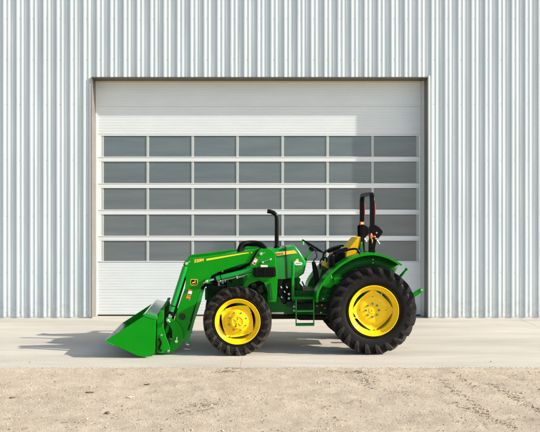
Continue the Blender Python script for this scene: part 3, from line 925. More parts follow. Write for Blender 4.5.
    mb = MB(); x, z = P(298.2, 263.6, .632); mb.box(x - .045, x + .05, Y_(.6325), Y_(.6335), z - .003, z + .004); mb.box(x - .03, x + .035, Y_(.6325), Y_(.6335), z + .011, z + .0145); mb.build('sticker_print', M['grey_print'], e)
hood()

# grey-green pillar and hand rail beside the cowl
mb = MB(); mb.prism(PL([(292.0, 262), (293, 261), (294.6, 261.4), (294.6, 298), (292.2, 298)], .50), Y_(.50), Y_(.56)); mb.build('grab_pillar', M['green_hood'], trac, bevel=.012, seg=3)
mb = MB(); mb.tube([V3(292.2, 276, .46), V3(292.2, 298.6, .46)], .014); mb.build('hand_rail', M['green'], trac)

# exhaust
mb = MB()
ps = smooth_path([V3(276.7, 252, .80), V3(276.7, 235, .80), V3(276.7, 219.5, .80), V3(275.6, 214.8, .80), V3(272.2, 212.2, .80), V3(267.3, 211.2, .80)], 8)
mb.tube(ps, .036, 20, cap=False); mb.tube(ps, .031, 20, cap=False)
ex = mb.build('exhaust_pipe', M['black'], trac)
mb = MB(); x, z = P(276.7, 249, .80); mb.tube([(x, Y_(.80), z - .05), (x, Y_(.80), z + .045)], .052, 20); mb.build('exhaust_collar', M['black'], ex)

# black hydraulic hoses looping over the bonnet between the loader masts
for k, (off, r) in enumerate(((0, .042), (1.1, .042), (2.2, .034))):
    mb = MB()
    up = 1 - k * .28
    pts = [V3(238.8 + off * 1.6, 257, .5 + .05 * k), V3(239.8 + off * 1.3, 248.5, .52 + .05 * k), V3(243.2 + off * .9, 243.9 + off * .5, .55 + .05 * k), V3(250.5, 242.8 + off * .8, .60 + .05 * k), V3(258.5 - off * .2, 243.4 + off * .7, .6 + .05 * k), V3(263.5 - off, 246.8, .56 + .05 * k), V3(266.5 - off, 252, .5 + .05 * k)]
    mb.tube(smooth_path(pts, 7), [r] * 43 if False else r, 12); mb.build('hydraulic_hose', M['hose'], trac)

# ---- chassis, engine, transmission
def part(name, m, polys, bevel=.006, parent=trac):
    mb = MB()
    for pts, y0, y1 in polys: mb.prism(PL(pts, y0), Y_(y0), Y_(y1))
    return mb.build(name, m, parent, bevel)
part('engine_block', M['engine'], [([(214, 286), (292, 279), (292, 312), (214, 312)], .74, 1.16)])
mb = MB()                       # engine clutter: filters, pulleys, lines
for a, b, r, y0, y1 in ((281.5, 289, .055, .66, .74), (283.5, 299, .05, .66, .74), (262, 289, .07, .64, .74), (254, 286, .045, .66, .74), (246, 285, .05, .64, .74), (220, 285, .05, .66, .74), (286.5, 285, .03, .62, .72)):
    x, z = P(a, b, y0); mb.disc_y(x, z, r, Y_(y0), Y_(y1), 24)
for k in range(14):
    a, b = random.uniform(252, 290), random.uniform(281, 296)
    x, z = P(a, b, .69); s1 = random.uniform(.01, .035)
    mb.box(x - s1, x + s1, Y_(.68), Y_(.76), z - s1 * .7, z + s1 * .9)
mb.build('engine_part', M['engine'], trac, bevel=.004)
mb = MB()
for pts, r in (([(279.5, 282), (278.5, 290), (281, 298), (285, 303)], .010), ([(283, 281), (284.8, 287), (283.3, 294)], .012), ([(287.5, 281), (288.5, 292), (286, 300)], .010), ([(258, 281), (256.5, 288), (261, 295)], .012), ([(266, 281), (264, 287), (266, 294)], .010), ([(249, 281), (252, 287), (250, 291)], .012), ([(212, 277), (217, 281), (226, 279), (232, 282)], .013), ([(214, 284), (220, 281), (227, 284)], .012)):
    mb.tube(smooth_path([V3(a, b, .60) for a, b in pts], 5), r, 8)
mb.build('engine_hose', M['hose'], trac)
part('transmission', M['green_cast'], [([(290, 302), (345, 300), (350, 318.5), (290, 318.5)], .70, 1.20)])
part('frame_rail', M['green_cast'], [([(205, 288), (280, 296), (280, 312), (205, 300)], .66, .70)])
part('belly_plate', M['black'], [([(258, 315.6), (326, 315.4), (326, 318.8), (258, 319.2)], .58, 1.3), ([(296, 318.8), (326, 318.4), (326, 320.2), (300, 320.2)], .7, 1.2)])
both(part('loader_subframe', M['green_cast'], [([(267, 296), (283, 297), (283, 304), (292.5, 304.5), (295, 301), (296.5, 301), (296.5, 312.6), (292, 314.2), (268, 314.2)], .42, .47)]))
mb = MB()
for a, b in ((288.8, 294), (288.8, 298.3), (294, 306.5), (294, 310.5)):
    x, z = P(a, b, .41); mb.disc_y(x, z, .021, Y_(.395), Y_(.44), 6); mb.disc_y(x, z, .012, Y_(.385), Y_(.40), 10)
mb.build('subframe_bolt', M['steel'], trac, bevel=.003)
part('side_tank', M['engine'], [([(296, 303), (330, 302), (330, 315), (296, 315)], .50, .72)], bevel=.02)
mb = MB(); mb.prism(PL([(271.5, 312.3), (283, 312.0), (284.5, 313.2), (283, 314), (271.5, 313.8)], .405), Y_(.405), Y_(.44)); mb.build('frame_plate', M['wornsteel'], trac, bevel=.002)
mb = MB()
for a, b, r in ((322, 305.2, .012), (321, 312.6, .014), (325, 308, .010), (317, 306, .012)):
    x, z = P(a, b, .47); mb.disc_y(x, z, r, Y_(.47), Y_(.51), 10)
mb.build('transmission_plug', M['gold_decal'], trac)
mb = MB(); mb.tube([V3(297, 313.7, .50), V3(326, 313.9, .50)], .008, 8); mb.tube([V3(297, 309, .55), V3(326, 308, .55)], .014, 8); mb.build('brake_rod', M['green'], trac)

both(part('frame_opening', M['engine'], [([(285.8, 303.4), (287.4, 301.6), (292.6, 301.6), (293.6, 304), (292.4, 306.6), (287, 306.6)], .41)[:1] + (.408, .43)]))
mb = MB()
for k in range(3): mb.tube(smooth_path([V3(279.5 + k * 1.2, 280, .44), V3(278.6 + k * 1.3, 287, .42), V3(280 + k * 1.2, 295, .41), V3(283.5 + k * .8, 302.5, .40)], 5), .011, 8)
mb.build('valve_hose', M['hose'], trac)
mb = MB()
for a, b in ((280.5, 286.5), (284, 291), (281, 296.5), (286.2, 286.5)):
    mb.tube([V3(a, b, .385), V3(a + 1.1, b + 1.6, .385)], .012, 8)
mb.build('valve_fitting', M['steel'], trac)
both(part('mast_gusset', M['green_cast'], [([(268.6, 284), (271.5, 283), (273, 300), (269.6, 300)], .235, .262)], bevel=.004))
# front axle
mb = MB()
ax = fw.location.x; az = .56
mb.tube([(ax, Y_(.30), az), (ax, Y_(.55), az + .0), (ax, Y_(.85), az + .03), (ax, Y_(1.05), az + .03), (ax, Y_(1.35), az), (ax, Y_(1.60), az)], [.10, .075, .095, .095, .075, .10], 16)
mb.box(ax - .14, ax + .14, Y_(.80), Y_(1.10), az, az + .26)
mb.build('front_axle', M['green_cast'], trac, bevel=.01)
mb = MB(); mb.tube([(-.0, Y_(.30), .718), (0, Y_(1.60), .718)], [.13, .13], 20); mb.box(-.35, .30, Y_(.70), Y_(1.20), .52, 1.0); mb.build('rear_axle', M['green_cast'], trac, bevel=.03)
part('front_bolster', M['engine'], [([(206, 284), (226, 284), (226, 300), (208, 300)], .66, 1.24)])

# ---- platform, ladder
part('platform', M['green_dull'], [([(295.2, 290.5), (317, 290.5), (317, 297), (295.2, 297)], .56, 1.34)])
both(part('platform_edge', M['green'], [([(291.8, 297.0), (316.2, 297.0), (316.2, 299.3), (291.8, 299.3)], .38, .60)]))
def ladder():
    e = empty('step_ladder', parent=trac)
    for a in (296.2, 313.9):
        mb = MB(); mb.prism(PL([(a - .55, 299.2), (a + .55, 299.2), (a + .55, 326), (a - .55, 326)], .30), Y_(.30), Y_(.36)); mb.build('ladder_rail', M['green_hood'], e, bevel=.004)
    for b in (310.2, 324.2):
        mb = MB(); x0, z1 = P(296.5, b, .30); x1, _ = P(313.7, b, .30)
        mb.box(x0, x1, Y_(.27), Y_(.42), z1 - .028, z1)
        for k in range(9): xx = x0 + (x1 - x0) * (k + .5) / 9; mb.box(xx - .006, xx + .006, Y_(.272), Y_(.418), z1, z1 + .006)
        mb.build('step', M['green_hood'], e, bevel=.003)
    return e
both(ladder())
# pedals and levers on the platform
mb = MB(); mb.prism(PL([(295.5, 279), (298.5, 276.5), (301, 279.5), (299.5, 283), (303, 286.5), (303, 290.5), (296, 290.5)], .66), Y_(.66), Y_(1.20)); mb.build('dash_base', M['green_cast'], trac, bevel=.02)
mb = MB(); mb.tube([V3(302, 281.5, .60), V3(304.5, 286.5, .55)], .012); mb.box(*[P(303.6, 287, .55)[0] + d for d in (-.03, .03)], Y_(.5), Y_(.6), P(304, 288.5, .55)[1], P(304, 287, .55)[1]); mb.build('foot_pedal', M['black'], trac, bevel=.004)
mb = MB(); c = V3(303.7, 287.9, .48); mb.ball(c, .016, scale=(1.3, 1, .8)); mb.build('pedal_reflector', M['lever_orange'], trac)

# ---- steering wheel
def steering():
    e = empty('steering_wheel', parent=trac)
    ctr = V3(313.0, 246.4, .95); up = (V3(302.6, 240.0, .95) - V3(323.2, 252.6, .95)).normalized()  # long axis across the tilted rim
    side = Vector((0, 1, 0)); nn = up.cross(side).normalized()
    rad = (V3(302.6, 240.0, .95) - V3(323.2, 252.6, .95)).length / 2
    mb = MB(); pts = [ctr + (up * math.cos(a) + side * math.sin(a)) * rad for a in [2 * PI * k / 40 for k in range(41)]]
    mb.tube(pts, .0145, 10, cap=False); mb.build('wheel_rim', M['black_plastic'], e)
    hub = ctr + nn * (-.055 if nn.z > 0 else .055)
    hub.z -= .0
    mb = MB()
    for a in (R(90), R(210), R(330)):
        mb.tube([hub, (hub + ctr) / 2 + (up * math.cos(a) + side * math.sin(a)) * rad * .5, ctr + (up * math.cos(a) + side * math.sin(a)) * rad], .009, 8)
    mb.tube([hub - nn * .03, hub + nn * .03], .045, 20)
    mb.build('wheel_spokes', M['black'], e)
    mb = MB(); k = V3(302.9, 243, .95); mb.tube([k + Vector((0, 0, .03)), k - Vector((0, 0, .03))], [.018, .022], 14); mb.build('spinner_knob', M['lime'], e)
    return hub
hub = steering()
mb = MB(); mb.tube([hub, V3(309.3, 252.3, .95), V3(305.5, 259.5, .95), V3(303, 266, .95)], [.022, .024, .03, .05], 14); mb.build('steering_column', M['lime'], trac)
mb = MB(); mb.tube(smooth_path([hub, V3(314.8, 250.5, .90), V3(316.4, 253.5, .88), V3(316.8, 257, .88), V3(314.3, 259.6, .88), V3(313.2, 262, .88)], 6), .009, 8); mb.build('shuttle_lever', M['black'], trac)
mb = MB(); mb.tube([V3(305.2, 258.5, .9), V3(304.0, 262, .9)], .03, 10); mb.build('column_boot', M['black'], trac)
mb = MB(); mb.tube([V3(313.3, 261.5, .62), V3(314.8, 268, .62), V3(317, 280, .62), V3(318.4, 291, .62)], [.030, .042, .052, .058], 14); mb.build('gear_lever_boot', M['black_rubber'], trac)
mb = MB(); mb.tube(smooth_path([V3(320.4, 269, .58), V3(320, 264, .58), V3(321.2, 259.5, .58), V3(324, 257.4, .58), V3(326.8, 258.8, .58), V3(326.2, 262.5, .58)], 6), .014, 10); mb.build('control_lever', M['black'], trac)
mb = MB(); mb.ball(V3(321.0, 262.8, .56), .02, scale=(1.2, 1, .7)); mb.ball(V3(332.6, 253.4, .60), .026, scale=(.9, 1, 1.1)); mb.ball(V3(343.2, 248.7, .62), .016); mb.build('lever_knob', M['lever_orange'], trac)
mb = MB(); mb.tube([V3(320.5, 264, .56), V3(325, 274, .5)], .007, 8); mb.build('control_cable', M['black'], trac)

# ---- seat
seat = empty('seat', parent=trac)
mb = MB(); mb.prism(PL([(325.5, 264), (327, 262.6), (346, 261.2), (356, 260), (356, 266), (347, 268.5), (327, 268.6), (325.6, 267)], .70), Y_(.70), Y_(1.20)); mb.build('seat_cushion', M['yellow_vinyl'], seat, bevel=.03, seg=3)
mb = MB(); mb.prism(PL([(344.8, 259), (345.3, 252.3), (348, 248), (354.5, 239.8), (357.2, 237.3), (361.6, 236.8), (362.1, 239), (360.5, 246), (357.3, 256.5), (354, 262), (346, 263)], .70), Y_(.70), Y_(1.20)); mb.build('seat_back', M['yellow_vinyl'], seat, bevel=.025, seg=3)
mb = MB(); mb.prism(PL([(361.4, 236.6), (363, 238), (361.8, 246), (358.6, 256.5), (356.5, 256.5), (359.8, 246)], .69), Y_(.69), Y_(1.21)); mb.build('seat_back_shell', M['black_plastic'], seat, bevel=.006)
mb = MB(); mb.prism(PL([(333, 266), (334, 255.5), (345.6, 252), (345.4, 262), (343, 266)], .62), Y_(.62), Y_(.69)); mb.build('side_bolster', M['black_plastic'], seat, bevel=.02, seg=3)
for _ in (0,):
    mb = MB(); mb.prism(PL([(333, 252.2), (340, 249.4), (347, 247.3), (348.2, 248.3), (346, 251.6), (334.6, 255.2), (332.8, 254.2)], .56), Y_(.56), Y_(.66)); both(mb.build('armrest', M['black_plastic'], seat, bevel=.015, seg=3))
part('control_console', M['black_plastic'], [([(328.8, 268), (329.6, 257), (331.5, 254.4), (334, 254.5), (335, 268)], .46, .66)], bevel=.015)
part('seat_base', M['green_cast'], [([(322, 269), (356, 267), (362, 255), (366, 258), (366, 292), (317, 292)], .70, 1.20)], bevel=.02)
mb = MB(); mb.tube(smooth_path([V3(333.8, 268, .34), V3(333.6, 260, .34), V3(335, 256.2, .34), V3(341, 252.2, .34), V3(350, 249.4, .34), V3(355.6, 248.9, .34), V3(358.6, 251, .34), V3(361.5, 257, .34)], 6), .018, 12); both(mb.build('fender_rail', M['black'], trac))
mb = MB(); mb.tube([V3(361.4, 242, .60), V3(361.8, 254, .58)], [.012, .035], 8); mb.build('seat_support', M['lime'], trac)
mb = MB(); mb.tube([V3(360.4, 249, .55), V3(361.5, 255, .55)], .020, 8); mb.build('lever_boot', M['blue'], trac)

# ---- roll bar
rops = empty('roll_bar', parent=trac)
RY = .50                        # near post, centre
pt = V3(372.2, 228, RY); px_ = pt.x
ztop = P(372.2, 193.8, RY)[1]; zb = P(372.2, 226, RY)[1]
mb = MB()
yc = [(-.0)]
half = -Y_(RY)
path = [Vector((px_, -half, zb - .30)), Vector((px_, -half, ztop - .14)), Vector((px_, -half + .02, ztop - .06)), Vector((px_, -half + .07, ztop - .012)), Vector((px_, -half + .14, ztop)),
        Vector((px_, half - .14, ztop)), Vector((px_, half - .07, ztop - .012)), Vector((px_, half - .02, ztop - .06)), Vector((px_, half, ztop - .14)), Vector((px_, half, zb - .30))]
# square-section tube
secs = []
for i, p in enumerate(path):
    d = (path[min(i + 1, len(path) - 1)] - path[max(i - 1, 0)]).normalized()
    u = Vector((1, 0, 0)); v = d.cross(u).normalized()
    secs.append([mb.bm.verts.new(p + u * a * .040 + v * b * .034) for a, b in ((-1, -1), (1, -1), (1, 1), (-1, 1))])
for A, B in zip(secs[:-1], secs[1:]):
    for k in range(4): mb.poly((A[k], A[(k + 1) % 4], B[(k + 1) % 4], B[k]))
mb.poly(secs[0]); mb.poly(secs[-1][::-1])
mb.build('roll_bar_hoop', M['black'], rops, bevel=.012, seg=3, smooth=50)
mb = MB(); mb.prism(PL([(369.0, 227), (371, 225.2), (375.6, 225), (379, 227), (382.6, 230), (382.9, 232.6), (380, 236.6), (376.6, 240.6), (375.2, 248), (369.3, 247.6)], .42), Y_(.42), Y_(.455)); both(mb.build('hinge_plate', M['black'], rops, bevel=.006))
mb = MB(); mb.prism(PL([(369.6, 240), (375.2, 240), (375.6, 262), (369.2, 268)], .46), Y_(.46), Y_(.56)); both(mb.build('lower_post', M['black'], rops, bevel=.01))
mb = MB(); mb.tube([V3(376.2, 239.3, .41), V3(379.6, 244, .41)], .010, 10); mb.tube([V3(375, 238.5, .40), V3(377.4, 238.9, .40)], .016, 8); both(mb.build('hinge_pin', M['steel'], rops))
mb = MB(); x, z = P(376.6, 232.8, .41); mb.disc_y(x, z, .014, Y_(.405), Y_(.43), 12); both(mb.build('hinge_bolt', M['steel'], rops))
mb = MB(); c = V3(371.2, 236.2, .38); mb.ball(c, .03, 3, scale=(.75, .8, 1.75)); c = V3(374.2, 236.6, .37); mb.ball(c, .024, 2, scale=(1.1, .5, .7)); both(mb.build('hazard_light', M['orange_lens'], rops))
mb = MB(); mb.prism(PL([(371.6, 239), (373.1, 239.5), (372.4, 243.5)], .40), Y_(.40), Y_(.42)); mb.build('warning_triangle', M['gold_decal'], rops)
mb = MB(); mb.box(px_ + .0405, px_ + .052, -half - .03, -half + .03, P(0, 217, RY)[1], P(0, 203, RY)[1]); both(mb.build('reflector_strip', M['red_lens'], rops, bevel=.003))
x0 = px_
mb = MB(); mb.box(x0 - .036, x0 + .036, half - .0375, half - .0345, P(0, 224.9, 1.36)[1], P(0, 222.0, 1.36)[1]); mb.box(x0 - .018, x0 + .018, half - .0395, half - .0380, P(0, 224.1, 1.36)[1], P(0, 222.8, 1.36)[1], 1); mb.build('warning_label', [M['orange_sticker'], M['white_sticker']], rops)

# ---- rear hitch
mb = MB(); mb.tube([V3(398, 280, .55), V3(400.8, 276, .50), V3(405.8, 270, .48)], [.028, .026, .018], 12); mb.ball(V3(406.6, 269.1, .48), .027, 2); both(mb.build('lift_arm', M['green'], trac))
mb = MB(); mb.prism(PL([(405, 299), (414.5, 292.3), (420.8, 288.4), (422.8, 288.6), (423.6, 290.4), (423, 291.9), (416, 296.4), (408, 303)], .40), Y_(.40), Y_(.44))
lk = mb.build('draft_link', M['green'], trac, bevel=.006)
mb = MB(); x, z = P(421.4, 290.0, .40); mb.disc_y(x, z, .017, Y_(.385), Y_(.455), 16); mb.build('link_ball', M['chrome'], lk)
both(lk)
mb = MB(); mb.box(.30, .62, -.06, .06, .40, .44); mb.build('drawbar', M['green_cast'], trac, bevel=.006)

# ------------------------------------------------------------------ front loader
A0, A1 = .30, .41               # near arm plates
ARM = [(184.0, 262.6), (185.3, 260.4), (188, 259), (192, 258.3), (212, 256.0), (238, 252.5), (256, 249.2), (262, 248.2), (265.5, 252), (263, 257), (257, 260), (250, 262.3), (240, 264.8), (229, 268.4), (218, 272.3), (211.3, 275.8), (209.6, 279.2), (208.2, 282.6), (204.5, 284.2),
       (201.5, 286.5), (199.3, 291), (196.3, 302), (191.5, 316), (187, 331), (184, 338), (178, 338), (174, 330), (174.2, 320), (177.5, 309), (181.5, 297.5), (185.0, 288), (185.8, 281), (184.8, 273)]
def loader_arm():
    e = empty('loader_arm', parent=trac)
    mb = MB(); mb.prism(PL(ARM, A0), Y_(A0), Y_(A1)); body = mb.build('arm_beam', M['green'], e, bevel=.007, seg=3)
    # formed rib down the leg: the arm is a folded box with an inner flange behind it
    mb = MB(); mb.prism(PL([(196.4, 290.5), (200.6, 288.5), (203.8, 291), (201.0, 302), (193.5, 324), (188.2, 344.5), (185.6, 345.2), (182.4, 336.5), (185, 330), (189, 318), (193.5, 303)], .345), Y_(.345), Y_(.385))
    mb.build('parking_stand', M['green_hood'], e, bevel=.005)
    mb = MB(); x, z = P(187.2, 344.6, .34); mb.tube([(x - .02, Y_(.335), z + .012), (x + .03, Y_(.335), z - .006)], .012, 10); mb.build('stand_pin', M['chrome'], e)
    mb = MB(); x, z = P(189.2, 322.5, .34); mb.disc_y(x, z, .013, Y_(.33), Y_(.35), 10); mb.build('stand_bolt', M['steel'], e)
    mb = MB(); mb.prism(PL([(197.2, 292.5), (199.4, 292), (192.8, 318), (189.2, 331), (187.8, 330)], .335), Y_(.335), Y_(.35)); mb.build('stand_gap_shade', M['engine'], e)  # dark strip drawn for the shaded gap between arm and stand
    # torque-tube hole
    mb = MB(); x, z = P(182.3, 316.6, A0); mb.lathe([(Y_(A0) - .004, .056), (Y_(A0) - .010, .053), (Y_(A0) - .010, .047), (Y_(A0) - .002, .045)], c=(x, 0, z), n=32); mb.build('tube_collar', M['green_cast'], e)
    mb = MB(); mb.disc_y(x, z, .0465, Y_(A0) - .003, Y_(A0) + .02, 32); mb.build('tube_opening', M['seal'], e)
    return e
arm = loader_arm()
both(arm)
dec = arm
mb = MB(); mb.prism(PL([(206.1, 258.9), (243, 252.9), (248.6, 252.4), (248.9, 253.2), (244, 253.9), (206.4, 260.7)], A0), Y_(A0) - .003, Y_(A0) + .001); mb.build('yellow_stripe', M['yellow_decal'], dec)
mb = MB(); mb.disc_y(*P(251.6, 252.6, A0), .012, Y_(A0) - .003, Y_(A0) + .001, 4); mb.build('stripe_dot', M['gold_decal'], dec)
mb = MB(); x, z = P(198.9, 260.6, A0)
add_text(mb, '520M', .068, Matrix.Translation((x, Y_(A0) - .002, z)) @ Matrix.Rotation(-.15, 4, 'Y') @ Matrix(((1.02, 0, .25, 0), (0, 1, 0, 0), (0, 0, 1, 0), (0, 0, 0, 1))), .001, .0026)
mb.build('loader_number', M['gold_decal'], dec, smooth=0)
# maker's emblem: yellow-edged dark shield with a leaping deer
def emblem(px, py, yl, s, parent):
    x, z = P(px, py, yl); y = Y_(yl)
    mb = MB()
    sh = [(-1, .86), (-.62, 1), (.62, 1), (1, .86), (1, -.55), (.72, -.86), (.3, -.98), (-.3, -.98), (-.72, -.86), (-1, -.55)]
    for k, d, mi in ((1.0, .0025, 0), (.84, .0035, 1)): mb.prism([(x + a * s * k, z + b * s * k * .92) for a, b in sh], y - d, y + .001, mi)
    deer = [(-.62, -.10), (-.50, .16), (-.30, .22), (-.12, .10), (.10, .16), (.22, .30), (.20, .52), (.05, .62), (.22, .66), (.34, .52), (.36, .66), (.48, .60), (.42, .42), (.58, .34), (.60, .24), (.42, .22), (.34, .02), (.42, -.14), (.62, -.22), (.60, -.32), (.36, -.26), (.18, -.10), (-.02, -.16), (-.18, -.26), (-.42, -.24), (-.50, -.44), (-.58, -.42), (-.52, -.18)]
    mb.prism([(x + p * s * .88, z + q * s * .88) for p, q in deer], y - .0045, y - .002, 0)
    mb.box(x - .5 * s, x + .5 * s, y - .0045, y - .002, z - .62 * s, z - .56 * s, 0)
    mb.build('emblem', [M['gold_decal'], M['black']], parent, smooth=0)
emblem(194.1, 282.4, A0, .058, dec)
def label_rect(layers, yl, ang, mats, parent, name):
    """one sticker; layers = (px, py, width, height, material index), each a hair proud of the one before"""
    mb = MB(); c, s_ = math.cos(ang), math.sin(ang)
    for i, (px, py, w_, h_, mi) in enumerate(layers):
        x, z = P(px, py, yl)
        mb.prism([(x + a * w_ / 2 * c - b * h_ / 2 * s_, z + a * w_ / 2 * s_ + b * h_ / 2 * c) for a, b in ((-1, -1), (1, -1), (1, 1), (-1, 1))], Y_(yl) - .003 - .001 * i, Y_(yl) + .001, mi)
    return mb.build(name, mats, parent, smooth=0)
OS, WS, GP, RS = M['orange_sticker'], M['white_sticker'], M['grey_print'], M['red_sticker']
label_rect([(189.7, 292.6, .066, .110, 0), (190.0, 292.4, .060, .050, 1), (189.4, 294.3, .050, .018, 2)], A0, -.28, [OS, WS, GP], dec, 'warning_label')
label_rect([(188.1, 298.1, .066, .055, 0), (187.8, 298.9, .050, .022, 2)], A0, -.28, [OS, WS, GP], dec, 'warning_label')

def pin(px, py, yl, r=.020, handle=None, parent=trac, both_=True):
    mb = MB(); x, z = P(px, py, yl); mb.disc_y(x, z, r, Y_(yl) - .018, Y_(yl) + .02, 18); mb.disc_y(x, z, r * .55, Y_(yl) - .026, Y_(yl), 12)
    if handle:
        h = V3(handle[0], handle[1], yl); h.y = Y_(yl) - .012; mb.tube([(x, Y_(yl) - .012, z), h], .011, 8)
    o = mb.build('pivot_pin', M['chrome'], parent, bevel=.002)
    if both_: both(o)
pin(186.5, 263.4, .185, .026, (190.2, 261.4)); pin(206.7, 281.2, .215, .024, (203.2, 283))
def cyl(a, b, yl, r, rod, split, name):
    """hydraulic ram: painted barrel from a towards b, chrome rod for the rest"""
    e = empty(name, parent=trac)
    A, B = V3(*a, yl), V3(*b, yl); d = B - A
    mb = MB(); mb.tube([A + d * .04, A + d * split], r, 20); mb.build('barrel', M['green_hood'], e, bevel=.005)
    mb = MB(); mb.tube([A + d * (split - .05), A + d * split], r * 1.06, 20); mb.tube([A + d * (split - .16), A + d * (split - .145)], r * 1.05, 20); mb.build('gland_ring', M['black'], e)
    mb = MB(); mb.tube([A + d * split, B], rod, 14); mb.build('rod', M['chrome'], e)
    mb = MB()
    for p in (A, B): mb.tube([p - Vector((0, r * .8, 0)), p + Vector((0, r * .8, 0))], r * .92, 18)
    mb.build('cylinder_eye', M['green'], e, bevel=.003)
    # steel feed line along the barrel
    mb = MB(); off = Vector((0, -.02, -r * 1.25)); mb.tube([A + d * .12 + off * .3, A + d * .16 + off, A + d * (split - .1) + off, A + d * (split - .06) + off * .5], .008, 8); mb.build('feed_line', M['steel'], e)
    return e
both(cyl((185.9, 264.5), (168.4, 319.5), .24, .044, .020, .90, 'tilt_cylinder'))
both(cyl((253.5, 269.6), (207.5, 280.9), .26, .044, .022, .86, 'lift_cylinder'))
mb = MB(); mb.tube(smooth_path([V3(187, 266, .33), V3(184.5, 280, .33), V3(180, 296, .33), V3(175, 312, .33), V3(172, 318, .33)], 5), .014, 8); mb.tube(smooth_path([V3(186, 268, .40), V3(182, 285, .40), V3(177, 302, .40), V3(172, 322, .40)], 5), .014, 8); mb.build('loader_hose', M['hose'], trac)
mb = MB()
for k in range(3):
    mb.tube(smooth_path([V3(250, 263 + k * .8, .44), V3(236, 269 + k, .44), V3(222, 272 + k * 1.4, .44), V3(212, 277 + k * 1.2, .44), V3(206, 283.5 + k, .44), V3(201, 288 + k, .44)], 5), .013, 8)
mb.tube(smooth_path([V3(216, 268, .46), V3(224, 276, .46), V3(228, 282, .46)], 4), .012, 8)
mb.build('arm_hose', M['hose'], trac)
mb = MB()
for a, b, r in ((222.4, 270.3, .016), (222.6, 281.8, .018), (220.3, 280.5, .018), (225.2, 280.3, .014), (219, 284, .012)):
    p = V3(a, b, .42); mb.tube([p - Vector((0, .03, .03)), p + Vector((0, .0, .035))], r, 8)
mb.tube([V3(237, 276.6, .24), V3(239.5, 277.4, .24)], .013, 8); mb.tube([V3(239.4, 277.4, .24), V3(244.5, 276.2, .24)], .007, 8); mb.tube([V3(236.6, 275.4, .24), V3(237.4, 278.6, .24)], .012, 8)
mb.build('hose_fitting', M['steel'], trac)
part('arm_cross_plate', M['green_dull'], [([(226, 268), (247, 262), (248, 287), (227, 288)], .60, .63)])
# cross tube between the arms
mb = MB(); x, z = P(182.3, 316.6, A0); mb.tube([(x, Y_(A0) + .05, z), (x, -Y_(A0) - .05, z)], .055, 20); mb.build('torque_tube', M['green'], trac)

# mast
both(part('loader_mast', M['green'], [([(259.2, 249.6), (261, 248.8), (268.8, 248.7), (271.5, 249.9), (275.6, 253.6), (276.2, 267), (277.5, 281), (277.2, 293), (276, 302), (267.5, 302), (268.2, 295), (266.5, 288), (263.5, 282.5), (259, 280.5), (250, 284), (243.5, 291), (241.0, 289.5), (246, 281), (251.5, 274), (250.6, 270), (250.4, 264.5), (254.8, 256.5)], .26, .285)]))
both(part('mast_inner_plate', M['green'], [([(259.2, 250.6), (270, 249.8), (275.6, 254.6), (277.0, 281), (277, 300), (268, 300), (266.5, 282), (252, 276), (250.6, 265)], .425, .45)]))
part('mast_shade_strip', M['black'], [([(262.0, 247.9), (258.6, 250.1), (254.4, 256.8), (249.6, 265), (248.6, 264.6), (253.2, 256.2), (257.6, 249.2)], .275, .295)], bevel=0)  # black strip standing in for the shade in the arm-to-mast gap
bpy.data.objects['mast_shade_strip'].name = 'mast_gap_shade'
pin(261.0, 253.7, .26, .026, (264.4, 252.6)); pin(262.8, 262.2, .26, .020, (271, 258.8), both_=False); pin(270.4, 259.3, .26, .018, both_=False); pin(251.3, 270.1, .25, .022)
label_rect([(254.9, 261.6, .060, .112, 0), (254.9, 261.6, .048, .096, 1), (254.4, 263.0, .034, .030, 2), (255.7, 259.8, .030, .008, 2)], .26, -.50, [RS, WS, GP], trac, 'warning_label')
# black ribbed tool canister on the mast
mb = MB()
pl = PL([(253.6, 268.6), (254.2, 267.6), (275.4, 267.4), (276.0, 268.6), (276.0, 276), (275.2, 277), (254.4, 277.2), (253.4, 276)], .12)
mb.prism(pl, Y_(.12), Y_(.255)); tb = mb.build('tool_box', M['black_plastic'], trac, bevel=.02, seg=3)
mb = MB()
x0, z0 = P(253.6, 276, .12); x1, z1 = P(276, 268.4, .12)
for k in range(7): zz = z0 + (z1 - z0) * (k + .3) / 7; mb.box(x0 + .025, x1 - .025, Y_(.114), Y_(.125), zz, zz + .008)
for k in (0.12, .5, .88): xx = x0 + (x1 - x0) * k; mb.box(xx - .01, xx + .01, Y_(.112), Y_(.13), z0, z1)
mb.build('box_rib', M['black_plastic'], tb, bevel=.002)
label_rect([(264.2, 266.4, .115, .046, 0)], .25, -.05, [WS], trac, 'white_tag')
part('box_bracket', M['green'], [([(256, 277), (274, 277), (270, 280.5), (262, 280.5)], .20, .255)])

# ---- bucket
bk = empty('loader_bucket', parent=trac)
B0, B1 = .0, 1.90
side = [(105.2, 341.0), (142.2, 316.9), (144.2, 314.4), (146, 313.6), (156.4, 316.2), (157.2, 318.2), (155.6, 321), (154.6, 353.4), (151.8, 356.3), (144, 356.9), (137.2, 355.6)]
for y0 in (B0, B1 - .014):
    mb = MB(); mb.prism(PL(side, B0), Y_(y0), Y_(y0 + .014)); mb.build('bucket_side', M['green'], bk, bevel=.004)
def ribbon(pts, th):
    out = []; inn = []
    for i, p in enumerate(pts):
        a = Vector(pts[max(i - 1, 0)]); b = Vector(pts[min(i + 1, len(pts) - 1)]); t = (b - a).normalized(); nn = Vector((t.y, -t.x))
        out.append(p); inn.append((p[0] - nn.x * th, p[1] - nn.y * th))
    return out + inn[::-1]
shell = PL([(110, 342.6), (136, 354.0), (143, 355.8), (150.5, 355.2), (153.6, 352.8), (154.8, 321.6), (155.8, 318.4)], B0)
mb = MB(); mb.prism(ribbon(shell, .010), Y_(B0 + .015), Y_(B1 - .015)); mb.build('bucket_shell', M['green'], bk, bevel=.002)
top = PL([(143.4, 315.6), (145.4, 314.0), (156.2, 316.9)], B0)
